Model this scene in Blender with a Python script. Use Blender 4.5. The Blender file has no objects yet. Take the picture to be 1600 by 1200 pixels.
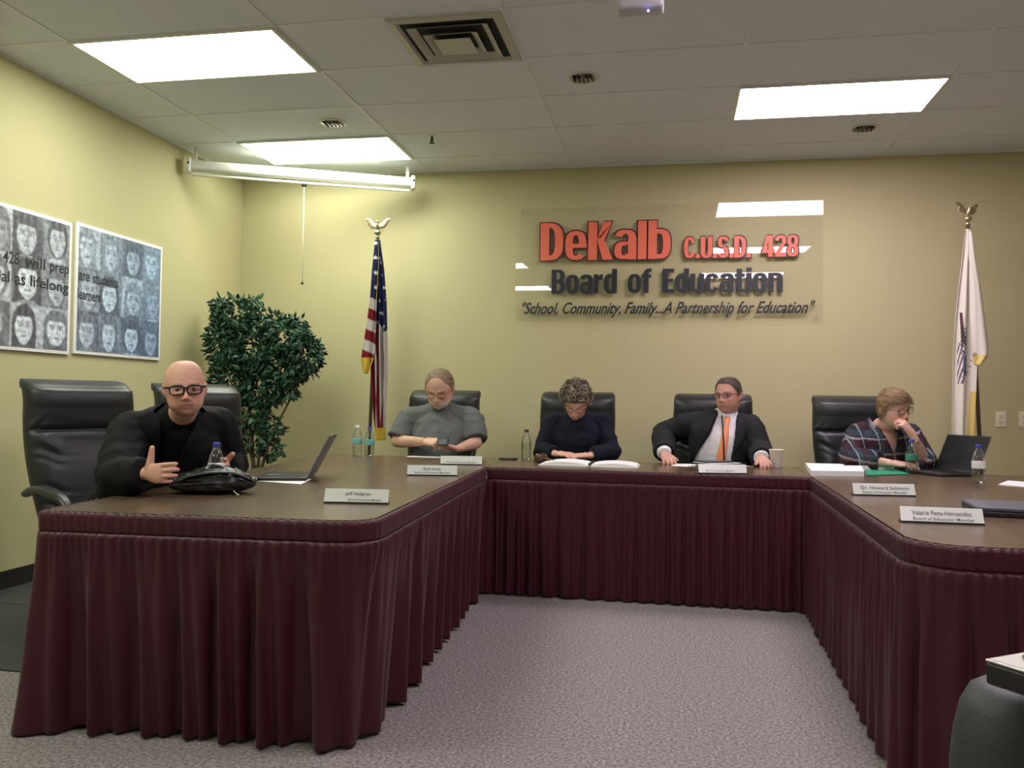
import bpy, bmesh, math, random
import numpy as np
from mathutils import Vector, Matrix, noise
PI = math.pi
C = bpy.context.scene.collection
SC = bpy.context.scene
random.seed(7)
RNG = np.random.RandomState(11)

# ------------------------------------------------------------------ camera
F_PX = 1318.4
YAW, PITCH, ROLL = -0.19016, 0.01926, 0.01595
CAMZ = 1.14
def cam_axes():
    cy, sy, cp, sp = math.cos(YAW), math.sin(YAW), math.cos(PITCH), math.sin(PITCH)
    F = np.array([sy*cp, cy*cp, sp]); Rt = np.array([cy, -sy, 0.0]); U = np.cross(Rt, F)
    cr, sr = math.cos(ROLL), math.sin(ROLL)
    return cr*Rt + sr*U, cr*U - sr*Rt, F
RT, UP, FW = cam_axes()
cd = bpy.data.cameras.new('camera'); cam = bpy.data.objects.new('camera', cd); C.objects.link(cam)
cd.sensor_width = 36; cd.lens = F_PX/1600*36; cd.clip_start = 0.05
cam.matrix_world = Matrix(((RT[0], UP[0], -FW[0], 0), (RT[1], UP[1], -FW[1], 0), (RT[2], UP[2], -FW[2], CAMZ), (0, 0, 0, 1)))
SC.camera = cam
# ------------------------------------------------------------------ world, exposure
w = bpy.data.worlds.new('world'); SC.world = w; w.use_nodes = True
w.node_tree.nodes['Background'].inputs[0].default_value = (0.05, 0.05, 0.05, 1)
w.node_tree.nodes['Background'].inputs[1].default_value = 0.2
SC.view_settings.view_transform = 'Standard'; SC.view_settings.look = 'None'
SC.view_settings.gamma = 1; SC.view_settings.use_curve_mapping = False
SC.view_settings.exposure = 1.05
LIGHT_LEFT = (0.97, 1.0, 0.88); LIGHT_RIGHT = (1.24, 1.05, 1.22); LIGHT_POWER = 9.0

def at(px, py, Y):
    """point on the plane y = Y that the photograph shows at a pixel"""
    d = FW*F_PX + RT*(px-800) + UP*(600-py)
    p = d*(Y/d[1]); p[2] += CAMZ
    return p
def atz(px, py, z):
    d = FW*F_PX + RT*(px-800) + UP*(600-py)
    p = d*((z-CAMZ)/d[2]); p[2] += CAMZ
    return p
def V(*a): return np.array(a if len(a) > 1 else a[0], dtype=float)
def nrm(v): v = np.asarray(v, float); return v/max(1e-9, np.linalg.norm(v))

# ------------------------------------------------------------------ materials
MATS = {}
def mat(name, col=(0.8, 0.8, 0.8), rough=0.5, metal=0.0, spec=0.5, bump=None, var=None, attr=False, emit=None, sheen=0, coat=0, alpha=None):
    """bump = (scale, strength, detail); var = (scale, amount) brightness mottling; attr = colour from the mesh's own colours"""
    m = bpy.data.materials.new(name); m.use_nodes = True
    nt = m.node_tree; b = nt.nodes['Principled BSDF']
    b.inputs['Base Color'].default_value = (*col, 1); b.inputs['Roughness'].default_value = rough
    b.inputs['Metallic'].default_value = metal; b.inputs['Specular IOR Level'].default_value = spec
    if sheen: b.inputs['Sheen Weight'].default_value = sheen
    if coat: b.inputs['Coat Weight'].default_value = coat; b.inputs['Coat Roughness'].default_value = 0.08
    src = None
    tc = nt.nodes.new('ShaderNodeTexCoord')
    if attr:
        a = nt.nodes.new('ShaderNodeAttribute'); a.attribute_name = 'Col'; src = a.outputs['Color']
        nt.links.new(src, b.inputs['Base Color'])
    if var:
        n = nt.nodes.new('ShaderNodeTexNoise'); n.inputs['Scale'].default_value = var[0]; n.inputs['Detail'].default_value = 4
        nt.links.new(tc.outputs['Object'], n.inputs['Vector'])
        mr = nt.nodes.new('ShaderNodeMapRange'); mr.inputs['From Min'].default_value = 0.3; mr.inputs['From Max'].default_value = 0.7
        mr.inputs['To Min'].default_value = 1-var[1]; mr.inputs['To Max'].default_value = 1+var[1]
        nt.links.new(n.outputs['Fac'], mr.inputs['Value'])
        mx = nt.nodes.new('ShaderNodeVectorMath'); mx.operation = 'SCALE'
        if src: nt.links.new(src, mx.inputs[0])
        else: mx.inputs[0].default_value = col
        nt.links.new(mr.outputs['Result'], mx.inputs['Scale'])
        nt.links.new(mx.outputs['Vector'], b.inputs['Base Color'])
    if bump:
        n = nt.nodes.new('ShaderNodeTexNoise'); n.inputs['Scale'].default_value = bump[0]
        n.inputs['Detail'].default_value = bump[2] if len(bump) > 2 else 3
        nt.links.new(tc.outputs['Object'], n.inputs['Vector'])
        bp = nt.nodes.new('ShaderNodeBump'); bp.inputs['Strength'].default_value = bump[1]; bp.inputs['Distance'].default_value = 0.01
        nt.links.new(n.outputs['Fac'], bp.inputs['Height']); nt.links.new(bp.outputs['Normal'], b.inputs['Normal'])
    if emit:
        b.inputs['Emission Color'].default_value = (*emit[:3], 1); b.inputs['Emission Strength'].default_value = emit[3]
    MATS[name] = m
    return m
def clear_mat(name, tint, gloss_rough=0.03, fres=1.45, film=0.0, cap=1.0):
    m = bpy.data.materials.new(name); m.use_nodes = True; nt = m.node_tree; nt.nodes.clear()
    o = nt.nodes.new('ShaderNodeOutputMaterial'); t = nt.nodes.new('ShaderNodeBsdfTransparent'); g = nt.nodes.new('ShaderNodeBsdfGlossy')
    t.inputs[0].default_value = (*tint, 1); g.inputs['Roughness'].default_value = gloss_rough
    f = nt.nodes.new('ShaderNodeFresnel'); f.inputs[0].default_value = fres
    a = nt.nodes.new('ShaderNodeMath'); a.operation = 'ADD'; a.inputs[1].default_value = film; a.use_clamp = True
    x = nt.nodes.new('ShaderNodeMixShader'); mn = nt.nodes.new('ShaderNodeMath'); mn.operation = 'MINIMUM'; mn.inputs[1].default_value = cap
    nt.links.new(f.outputs[0], a.inputs[0]); nt.links.new(a.outputs[0], mn.inputs[0]); nt.links.new(mn.outputs[0], x.inputs[0])
    nt.links.new(t.outputs[0], x.inputs[1]); nt.links.new(g.outputs[0], x.inputs[2]); nt.links.new(x.outputs[0], o.inputs[0])
    MATS[name] = m
    return m
M = MATS
mat('wall_paint', (0.515, 0.475, 0.265), 0.75, spec=0.25, bump=(180, 0.05), var=(0.8, 0.02))
mat('ceiling_tile', (0.76, 0.81, 0.86), 0.9, spec=0.1, bump=(260, 0.25), var=(90, 0.05))
mat('ceiling_bar', (0.76, 0.80, 0.84), 0.5, spec=0.3)
mat('dark_gap', (0.03, 0.03, 0.03), 0.9)
mat('base_rubber', (0.018, 0.014, 0.013), 0.5)
mat('white_metal', (0.72, 0.73, 0.66), 0.35, spec=0.5)
mat('vent_metal', (0.52, 0.52, 0.44), 0.5)
mat('white_plastic', (0.8, 0.8, 0.78), 0.4)
mat('ivory_plastic', (0.74, 0.70, 0.50), 0.4)
mat('leather', (0.016, 0.019, 0.019), 0.36, spec=0.5, bump=(340, 0.12))
mat('black_plastic', (0.012, 0.012, 0.012), 0.4)
mat('black_metal', (0.02, 0.02, 0.022), 0.35, metal=0.6)
mat('satin_cloth', (0.050, 0.0060, 0.0125), 0.45, spec=0.35, sheen=0.08, bump=(500, 0.1))
mat('brass', (0.60, 0.52, 0.34), 0.3, metal=0.9)
mat('pole_wood', (0.09, 0.055, 0.03), 0.4)
mat('cloth_colours', rough=0.8, attr=True, spec=0.2)
mat('art_colours', rough=0.45, attr=True)
mat('skin', rough=0.5, attr=True, spec=0.4)
mat('hair', rough=0.6, attr=True, spec=0.3)
mat('black_cloth', (0.006, 0.006, 0.0075), 0.8, spec=0.2, var=(60, 0.15))
mat('black_shirt', (0.0045, 0.0045, 0.005), 0.85, spec=0.15)
mat('navy_knit', (0.0065, 0.0085, 0.017), 0.85, spec=0.2, bump=(300, 0.3))
mat('suit_cloth', (0.0105, 0.0115, 0.0135), 0.75, spec=0.25)
mat('white_shirt', (0.72, 0.72, 0.72), 0.7)
mat('grey_tee', (0.125, 0.135, 0.13), 0.85, spec=0.2, var=(120, 0.12))
mat('orange_silk', (0.92, 0.33, 0.13), 0.45)
mat('trouser_cloth', (0.02, 0.021, 0.025), 0.8)
mat('shoe_leather', (0.01, 0.009, 0.008), 0.4)
mat('paper', (0.82, 0.82, 0.80), 0.7)
mat('ink', (0.02, 0.02, 0.025), 0.6)
mat('print_grey', (0.12, 0.14, 0.13), 0.6)
mat('plate_face', (0.62, 0.66, 0.58), 0.3, spec=0.5)
mat('plate_base', (0.02, 0.025, 0.02), 0.4)
mat('green_card', (0.02, 0.30, 0.15), 0.5)
mat('foam', (0.70, 0.70, 0.58), 0.6)
mat('letter_coral', (0.80, 0.17, 0.095), 0.35)
mat('letter_edge', (0.09, 0.012, 0.01), 0.4)
mat('letter_black', (0.013, 0.017, 0.022), 0.35)
mat('bag_nylon', (0.008, 0.009, 0.009), 0.3, spec=0.6)
mat('laptop_lid', (0.02, 0.02, 0.022), 0.3)
mat('laptop_grey', (0.09, 0.10, 0.12), 0.35)
mat('screen_off', (0.010, 0.012, 0.011), 0.5, spec=0.3)
mat('screen_lit', (0.05, 0.05, 0.05), 0.3, emit=(0.6, 0.62, 0.65, 0.5))
mat('led_blue', (0.1, 0.1, 0.5), 0.3, emit=(0.3, 0.35, 1.0, 6.0))
mat('wood_dark', (0.07, 0.03, 0.015), 0.3, coat=0.5)
mat('bark', (0.10, 0.07, 0.04), 0.8)
mat('pot_clay', (0.05, 0.035, 0.025), 0.6)
mat('leaves', rough=0.45, attr=True, spec=0.4)
mat('mat_rubber', (0.030, 0.036, 0.034), 0.55, var=(20, 0.15))
mat('cap_blue', (0.03, 0.05, 0.35), 0.4)
mat('cap_white', (0.75, 0.8, 0.78), 0.4)
mat('label_teal', (0.15, 0.42, 0.42), 0.4)
mat('label_green', (0.05, 0.22, 0.14), 0.4)
mat('label_white', (0.7, 0.7, 0.7), 0.5)
mat('silver', (0.6, 0.6, 0.58), 0.25, metal=0.9)
mat('charcoal_shell', (0.035, 0.042, 0.040), 0.55, bump=(200, 0.15))
mat('lens_frame_dark', (0.012, 0.008, 0.006), 0.3)
mat('lens_frame_thin', (0.12, 0.08, 0.05), 0.3, metal=0.7)
mat('shell_pale', (0.55, 0.53, 0.58), 0.4)
clear_mat('clear_plastic', (0.975, 0.985, 0.98), 0.05, 1.38, 0.02, 0.5)
clear_mat('water', (0.95, 0.975, 0.965), 0.02, 1.15, 0.0, 0.15)
clear_mat('acrylic', (0.998, 0.998, 0.995), 0.0, 1.48, 0.0, 0.07)
clear_mat('spectacle_lens', (0.93, 0.93, 0.93), 0.02, 1.4, 0.01)

def carpet_mat():
    m = mat('carpet', (0.2, 0.19, 0.19), 0.95, spec=0.05); nt = m.node_tree; b = nt.nodes['Principled BSDF']
    tc = nt.nodes.new('ShaderNodeTexCoord')
    n = nt.nodes.new('ShaderNodeTexNoise'); n.inputs['Scale'].default_value = 85; n.inputs['Detail'].default_value = 6; n.inputs['Roughness'].default_value = 0.75
    r = nt.nodes.new('ShaderNodeValToRGB'); e = r.color_ramp.elements
    e[0].position = 0.36; e[0].color = (0.10, 0.095, 0.092, 1); e[1].position = 0.66; e[1].color = (0.44, 0.405, 0.38, 1)
    x = e.new(0.5); x.color = (0.245, 0.218, 0.205, 1)
    nt.links.new(tc.outputs['Object'], n.inputs['Vector']); nt.links.new(n.outputs['Fac'], r.inputs['Fac'])
    nt.links.new(r.outputs['Color'], b.inputs['Base Color'])
    bp = nt.nodes.new('ShaderNodeBump'); bp.inputs['Strength'].default_value = 0.6; bp.inputs['Distance'].default_value = 0.006
    nt.links.new(n.outputs['Fac'], bp.inputs['Height']); nt.links.new(bp.outputs['Normal'], b.inputs['Normal'])
carpet_mat()
def walnut_mat():
    m = mat('walnut_laminate', (0.1, 0.06, 0.03), 0.27, spec=0.5); nt = m.node_tree; b = nt.nodes['Principled BSDF']
    tc = nt.nodes.new('ShaderNodeTexCoord'); mp = nt.nodes.new('ShaderNodeMapping'); mp.inputs['Scale'].default_value = (14, 1.2, 14)
    n = nt.nodes.new('ShaderNodeTexNoise'); n.inputs['Scale'].default_value = 3; n.inputs['Detail'].default_value = 8; n.inputs['Distortion'].default_value = 0.6
    r = nt.nodes.new('ShaderNodeValToRGB'); e = r.color_ramp.elements
    e[0].position = 0.3; e[0].color = (0.062, 0.040, 0.022, 1); e[1].position = 0.75; e[1].color = (0.145, 0.095, 0.052, 1)
    nt.links.new(tc.outputs['Object'], mp.inputs[0]); nt.links.new(mp.outputs[0], n.inputs['Vector']); nt.links.new(n.outputs['Fac'], r.inputs['Fac'])
    nt.links.new(r.outputs['Color'], b.inputs['Base Color'])
walnut_mat()

# ------------------------------------------------------------------ mesh building
def catmull(P, k=6):
    P = np.asarray(P, float); n = len(P)
    if n < 3: 
        t = np.linspace(0, 1, k+1)[:, None]; return P[0]*(1-t)+P[-1]*t
    Q = np.vstack([2*P[0]-P[1], P, 2*P[-1]-P[-2]]); out = []
    for i in range(1, n):
        a, b, c, d = Q[i-1], Q[i], Q[i+1], Q[i+2]
        for j in range(k):
            t = j/k
            out.append(0.5*((2*b)+(-a+c)*t+(2*a-5*b+4*c-d)*t*t+(-a+3*b-3*c+d)*t**3))
    out.append(P[-1]); return np.array(out)
class MB:
    def __init__(s): s.v = []; s.f = []; s.c = []; s.col = None
    def _add(s, vs, fs):
        o = len(s.v); s.v += [tuple(map(float, p)) for p in vs]; s.f += [tuple(i+o for i in f) for f in fs]
        if s.col is not None or s.c:
            s.c += [tuple(s.col or (1, 1, 1))]*len(vs)
        return s
    def box(s, a, b, M4=None, bevel=0.0):
        if bevel > 0:
            bm = bmesh.new(); bmesh.ops.create_cube(bm, size=1)
            for v in bm.verts: v.co = Vector(((a[i]+b[i])/2 + v.co[i]*(b[i]-a[i]) for i in range(3)))
            bmesh.ops.bevel(bm, geom=bm.edges[:], offset=bevel, segments=3, affect='EDGES', profile=0.6)
            bm.verts.index_update(); vs = [v.co[:] for v in bm.verts]; fs = [[v.index for v in f.verts] for f in bm.faces]; bm.free()
        else:
            vs = [(x, y, z) for x in (a[0], b[0]) for y in (a[1], b[1]) for z in (a[2], b[2])]
            fs = [(0, 1, 3, 2), (4, 6, 7, 5), (0, 4, 5, 1), (2, 3, 7, 6), (0, 2, 6, 4), (1, 5, 7, 3)]
        if M4 is not None: vs = [(M4 @ Vector(p))[:] for p in vs]
        return s._add(vs, fs)
    def prism(s, poly, z0, z1):
        n = len(poly); vs = [(p[0], p[1], z0) for p in poly]+[(p[0], p[1], z1) for p in poly]
        fs = [tuple(range(n-1, -1, -1)), tuple(range(n, 2*n))]+[(i, (i+1) % n, n+(i+1) % n, n+i) for i in range(n)]
        return s._add(vs, fs)
    def lathe(s, prof, c=(0, 0, 0), n=24, M4=None):
        vs = []; fs = []
        for r, z in prof:
            for i in range(n):
                a = 2*PI*i/n; vs.append((c[0]+r*math.cos(a), c[1]+r*math.sin(a), c[2]+z))
        for j in range(len(prof)-1):
            for i in range(n): fs.append((j*n+i, j*n+(i+1) % n, (j+1)*n+(i+1) % n, (j+1)*n+i))
        if prof[0][0] > 1e-5: fs.append(tuple(range(n-1, -1, -1)))
        if prof[-1][0] > 1e-5: fs.append(tuple(range((len(prof)-1)*n, len(prof)*n)))
        if M4 is not None: vs = [(M4 @ Vector(p))[:] for p in vs]
        return s._add(vs, fs)
    def sweep(s, P, R, up=(0, 0, 1), n=14, k=5, cap='round', power=2.0):
        """smooth tube through P; R radii: scalar or (side, up) per point"""
        P = np.asarray(P, float); R = np.array([(r, r) if np.isscalar(r) else tuple(r) for r in R], float)
        if k > 1: PP = catmull(np.hstack([P, R]), k); P = PP[:, :3]; R = np.maximum(PP[:, 3:], 1e-4)
        T = np.gradient(P, axis=0); T /= np.maximum(np.linalg.norm(T, axis=1)[:, None], 1e-9)
        rings = []; up = np.asarray(up, float)
        sd0 = None
        for i in range(len(P)):
            u = up if up.ndim == 1 else up[min(i, len(up)-1)]
            sd = np.cross(T[i], u)
            if np.linalg.norm(sd) < 0.15: sd = sd0 if sd0 is not None else np.cross(T[i], V(0.3, 1, 0.2))
            sd = nrm(sd - T[i]*np.dot(sd, T[i]))
            if sd0 is not None and np.dot(sd, sd0) < 0: sd = -sd
            sd0 = sd; uu = np.cross(sd, T[i]); rings.append((P[i], sd, uu, R[i]))
        if cap == 'round':
            def extra(rg, t, rev):
                out = []
                for a in (0.35, 0.65, 0.88, 0.985):
                    h = a*min(rg[3]); sc = math.sqrt(1-a*a); out.append((rg[0]+t*h, rg[1], rg[2], rg[3]*sc))
                return out[::-1] if rev else out
            rings = extra(rings[0], -T[0], True)+rings+extra(rings[-1], T[-1], False)
        vs = []; 
        for c, sd, uu, r in rings:
            for i in range(n):
                a = 2*PI*i/n; ca, sa = math.cos(a), math.sin(a)
                if power != 2.0: ca = math.copysign(abs(ca)**(2/power), ca); sa = math.copysign(abs(sa)**(2/power), sa)
                vs.append(c+sd*(r[0]*ca)+uu*(r[1]*sa))
        fs = []; m = len(rings)
        for j in range(m-1):
            for i in range(n): fs.append((j*n+i, (j+1)*n+i, (j+1)*n+(i+1) % n, j*n+(i+1) % n))
        fs.append(tuple(range(n))); fs.append(tuple(range(m*n-1, (m-1)*n-1, -1)))
        return s._add(vs, fs)
    def ball(s, c, r, ax=None, n=16):
        r = (r, r, r) if np.isscalar(r) else r
        A = np.eye(3) if ax is None else np.array(ax)   # rows = axes
        vs = []; fs = []
        for j in range(1, n//2):
            th = PI*j/(n//2)
            for i in range(n):
                a = 2*PI*i/n; vs.append(V(c)+A[0]*r[0]*math.sin(th)*math.cos(a)+A[1]*r[1]*math.sin(th)*math.sin(a)+A[2]*r[2]*math.cos(th))
        m = n//2-1; top = len(vs); vs.append(V(c)+A[2]*r[2]); vs.append(V(c)-A[2]*r[2])
        for j in range(m-1):
            for i in range(n): fs.append((j*n+i, (j+1)*n+i, (j+1)*n+(i+1) % n, j*n+(i+1) % n))
        for i in range(n): fs.append((top, i, (i+1) % n)); fs.append((top+1, (m-1)*n+(i+1) % n, (m-1)*n+i))
        return s._add(vs, fs)
    def grid(s, G, closed_u=False):
        """G: (rows, cols, 3)"""
        r, c = G.shape[:2]; vs = G.reshape(-1, 3); fs = []
        for j in range(r-1):
            for i in range(c if closed_u else c-1): fs.append((j*c+i, j*c+(i+1) % c, (j+1)*c+(i+1) % c, (j+1)*c+i))
        return s._add(vs, fs)
    def mesh(s, name, smooth=True):
        me = bpy.data.meshes.new(name); me.from_pydata(s.v, [], s.f)
        if s.c:
            at_ = me.color_attributes.new('Col', 'FLOAT_COLOR', 'POINT'); a = np.ones((len(s.v), 4), np.float32); a[:, :3] = np.array(s.c)
            at_.data.foreach_set('color', a.ravel())
        if smooth: me.polygons.foreach_set('use_smooth', [True]*len(me.polygons))
        me.update(); return me
def link(name, me, m, parent=None, off=None):
    o = bpy.data.objects.new(name, me); C.objects.link(o)
    if m is not None and not me.materials: me.materials.append(M[m] if isinstance(m, str) else m)
    if off is not None: me.transform(Matrix.Translation(-Vector(off)))
    if parent is not None: o.parent = parent
    return o
def fixn(me):
    bm = bmesh.new(); bm.from_mesh(me); bmesh.ops.recalc_face_normals(bm, faces=bm.faces); bm.to_mesh(me); bm.free()
def part(name, mb, m, parent=None, smooth=True, off=None, label=None, autos=None, solid=None):
    me = mb.mesh(name, smooth) if isinstance(mb, MB) else mb
    if isinstance(mb, MB): fixn(me)
    if autos is not None: me.set_sharp_from_angle(angle=math.radians(autos))
    o = link(name, me, m, parent, off)
    if label: o['label'] = label
    if solid: md = o.modifiers.new('solid', 'SOLIDIFY'); md.thickness = solid; md.offset = 0
    return o
def thing(name, label, cat, loc=(0, 0, 0), rz=0, group=None):
    o = bpy.data.objects.new(name, None); C.objects.link(o); o.location = Vector([float(x) for x in loc]); o.rotation_euler = (0, 0, rz)
    o.empty_display_size = 0.1; tag(o, label, cat, group); return o
def tag(o, label, cat, group=None):
    o['label'] = label; o['category'] = cat
    if group: o['group'] = group
    return o
def struct(name, mb, m, parent=None, smooth=False):
    o = part(name, mb, m, parent, smooth)
    if parent is None: o['kind'] = 'structure'
    return o
def dup(root, loc, rz, label, group=None):
    r = root.copy(); C.objects.link(r); r.location = Vector([float(x) for x in loc]); r.rotation_euler = (0, 0, rz); r['label'] = label
    if group: r['group'] = group
    for ch in list(root.children):
        c = ch.copy(); C.objects.link(c); c.parent = r
        for g in ch.children:
            d = g.copy(); C.objects.link(d); d.parent = c
    return r
def setcol(me, cols):
    a_ = me.color_attributes.new('Col', 'FLOAT_COLOR', 'POINT'); a = np.ones((len(me.vertices), 4), np.float32); a[:, :3] = cols
    a_.data.foreach_set('color', a.ravel())
def getv(me):
    a = np.zeros(len(me.vertices)*3, np.float32); me.vertices.foreach_get('co', a); return a.reshape(-1, 3).astype(float)
def getn(me):
    a = np.zeros(len(me.vertices)*3, np.float32); me.vertex_normals.foreach_get('vector', a); return a.reshape(-1, 3).astype(float)
def remesh(mb, voxel, smooth_it=2, factor=0.5):
    me = mb.mesh('tmp'); fixn(me); o = bpy.data.objects.new('tmp', me); C.objects.link(o)
    md = o.modifiers.new('r', 'REMESH'); md.mode = 'VOXEL'; md.voxel_size = voxel; md.adaptivity = 0
    if smooth_it: sm = o.modifiers.new('s', 'SMOOTH'); sm.iterations = smooth_it; sm.factor = factor
    dg = bpy.context.evaluated_depsgraph_get(); dg.update(); out = bpy.data.meshes.new_from_object(o.evaluated_get(dg))
    bpy.data.objects.remove(o); bpy.data.meshes.remove(me)
    out.polygons.foreach_set('use_smooth', [True]*len(out.polygons)); out.update(); return out
def text_mesh(body, size=1.0, offset=0.0, shear=0.0, extrude=0.0, spacing=1.0, align='LEFT'):
    cu = bpy.data.curves.new('t', 'FONT'); cu.body = body; cu.size = size; cu.offset = offset; cu.shear = shear; cu.extrude = extrude
    cu.space_character = spacing; cu.align_x = align; cu.resolution_u = 4
    o = bpy.data.objects.new('t', cu); C.objects.link(o); dg = bpy.context.evaluated_depsgraph_get(); dg.update()
    me = bpy.data.meshes.new_from_object(o.evaluated_get(dg)); bpy.data.objects.remove(o); bpy.data.curves.remove(cu)
    me.materials.clear(); return me
def fit_text(me, x0, x1, z0, z1, frame, hmode=None):
    """scale the text into a rectangle and stand it up with frame(x, z, depth) -> world"""
    v = getv(me); a, b = v.min(0), v.max(0)
    if hmode: a[1], b[1] = hmode
    X = x0+(v[:, 0]-a[0])/(b[0]-a[0])*(x1-x0); Z = z0+(v[:, 1]-a[1])/(b[1]-a[1])*(z1-z0)
    W = np.array([frame(X[i], Z[i], v[i, 2]) for i in range(len(v))])
    me.vertices.foreach_set('co', W.astype(np.float32).ravel()); me.update(); return me

exec_order = None
# ------------------------------------------------------------------ room shell
XL, XR, YB, YF, H = -3.80, 4.05, 6.89, -3.6, 3.076
X0, Y0G, TX, TY = -2.082, 4.053, 1.2192, 0.6096    # ceiling grid origin and tile size
struct('floor', MB().box((XL-.1, YF-.1, -0.1), (XR+.1, YB+.1, 0)), 'carpet')
struct('wall_back', MB().box((XL-.1, YB, 0), (XR+.1, YB+.1, H)), 'wall_paint')
struct('wall_left', MB().box((XL-.1, YF, 0), (XL, YB, H)), 'wall_paint')
struct('wall_right', MB().box((XR, YF, 0), (XR+.1, YB, H)), 'wall_paint')
struct('wall_front', MB().box((XL-.1, YF-.1, 0), (XR+.1, YF, H)), 'wall_paint')
struct('ceiling', MB().box((XL-.1, YF-.1, H), (XR+.1, YB+.1, H+.1)), 'ceiling_tile')
for nm, a, b in (('baseboard_back', (XL, YB-.012, 0), (XR, YB, .105)), ('baseboard_left', (XL, YF, 0), (XL+.012, YB-.012, .105)), ('baseboard_right', (XR-.012, YF, 0), (XR, YB-.012, .105))):
    struct(nm, MB().box(a, b), 'base_rubber')
g = MB()
i0, i1 = math.ceil((XL-X0)/TX), math.floor((XR-X0)/TX)
for i in range(i0, i1+1): g.box((X0+i*TX-.012, YF, H-.005), (X0+i*TX+.012, YB, H))
j0, j1 = math.ceil((YF-Y0G)/TY), math.floor((YB-Y0G)/TY)
for j in range(j0, j1+1):
    g.box((XL, Y0G+j*TY-.012, H-.0045), (XR, Y0G+j*TY+.012, H))
struct('trim_1', g, 'ceiling_bar')
g = MB(); g.box((XL, YB-.02, H-.012), (XR, YB, H)); g.box((XL, YF, H-.012), (XL+.02, YB-.02, H))
struct('trim_2', g, 'ceiling_bar')
# lay-in fluorescent panels
def panel_light(x, y, col, label):
    t = thing('ceiling_light', label, 'ceiling light', (x+TX/2, y+TY/2, H-.012), 0, 'lay-in fluorescent panels')
    a, b = TX/2, TY/2; f = MB()
    f.box((-a, -b, 0), (a, -b+.022, .0115)); f.box((-a, b-.022, 0), (a, b, .0115)); f.box((-a, -b+.022, 0), (-a+.022, b-.022, .0115)); f.box((a-.022, -b+.022, 0), (a, b-.022, .0115))
    part('frame', f, 'white_metal', t, False)
    key = 'diffuser_%.2f' % col[2]
    if key not in M: mat(key, (0.8, 0.8, 0.8), 0.5, emit=(*col, LIGHT_POWER))
    part('diffuser', MB().box((-a+.022, -b+.022, .003), (a-.022, b-.022, .0115)), key, t, False)
    return t
for k, (x, y, col, lb) in enumerate([
    (X0-TX, Y0G, LIGHT_LEFT, 'large bright rectangular ceiling light panel at upper left, nearest the left wall'),
    (X0-TX, Y0G+3*TY, LIGHT_LEFT, 'bright ceiling light panel just above the rolled projector screen'),
    (X0+2*TX, Y0G+2*TY, LIGHT_RIGHT, 'bright ceiling light panel at upper right, above and right of the acrylic sign'),
    (X0-TX, Y0G-4*TY, LIGHT_LEFT, 'ceiling light panel outside the view, first on the left behind the nearest left panel'),
    (X0-TX, Y0G-8*TY, LIGHT_LEFT, 'ceiling light panel outside the view, farthest back on the left'),
    (X0+2*TX, Y0G-2*TY, LIGHT_RIGHT, 'ceiling light panel outside the view over the camera side of the right table'),
    (X0+2*TX, Y0G-6*TY, LIGHT_RIGHT, 'ceiling light panel outside the view just ahead of the rear wall on the right'),
    ]): panel_light(x, y, col, lb)
# supply air diffuser
vx, vy = X0+0.5*TX+.30, Y0G+.305
t = thing('air_vent', 'square stepped grey air vent in the ceiling between the light panels', 'vent', (vx, vy, H-.036))
def sqring(mb, o, i, z0, z1):
    vs = []
    for r, z in ((o, z0), (i, z1)): vs += [(-r, -r, z), (r, -r, z), (r, r, z), (-r, r, z)]
    mb._add(vs, [(k, (k+1) % 4, 4+(k+1) % 4, 4+k) for k in range(4)])
f = MB(); sqring(f, .302, .300, .035, .020); sqring(f, .300, .262, .020, .016); sqring(f, .262, .250, .016, .030); part('outer_frame', f, 'vent_metal', t, False, solid=.002)
part('duct_throat', MB().box((-.250, -.250, .0325), (.250, .250, .0345)), 'dark_gap', t, False)
for o_, zt_ in ((.215, .010), (.145, .002)):
    f = MB(); sqring(f, o_, o_-.042, zt_, zt_+.026); part('louver', f, 'vent_metal', t, False, solid=.002)
f = MB(); f.box((-.098, -.098, -.006), (.098, .098, -.003), bevel=.001); part('centre_plate', f, 'vent_metal', t, False)
part('mounting_boss', MB().box((-.02, -.02, -.003), (.02, .02, .0325)), 'dark_gap', t, False)
# recessed downlights
def downlight(px, py, label):
    p = atz(px, py, H); t = thing('ceiling_speaker' if False else 'recessed_downlight', label, 'ceiling light', (p[0], p[1], H-.006), 0, 'round recessed ceiling fittings')
    f = MB(); f.lathe([(.098, .006), (.098, .001), (.092, -.002), (.080, 0), (.078, .005)], n=36); part('trim_ring', f, 'white_metal', t)
    part('reflector', MB().lathe([(.0785, .0005), (.06, .003), (.001, .0045)], n=32), 'silver', t)
    f = MB()
    for k in (-2, -1, 0, 1, 2): f.box((k*.028-.003, -.066, -.003), (k*.028+.003, .066, .003))
    part('baffle', f, 'dark_gap', t, False)
downlight(520, 192, 'round recessed ceiling fitting beside the panel above the projector screen')
downlight(911, 121, 'round recessed ceiling fitting right of the square air vent')
downlight(1350, 200, 'round recessed ceiling fitting below the right-hand light panel')
# sprinkler head
p = atz(675, 211, H); t = thing('sprinkler_head', 'small dark sprinkler head hanging from the ceiling near the back wall', 'sprinkler', (p[0], p[1], H))
part('escutcheon', MB().lathe([(.03, 0), (.028, -.006), (.012, -.010), (.0, -.010)]), 'white_metal', t)
part('deflector', MB().lathe([(.008, -.005), (.007, -.055), (.02, -.058), (.02, -.061), (0, -.061)]), 'black_metal', t)
part('yoke', MB().box((-.012, -.003, -.04), (.012, .003, -.03)), 'black_metal', t, False)
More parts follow.
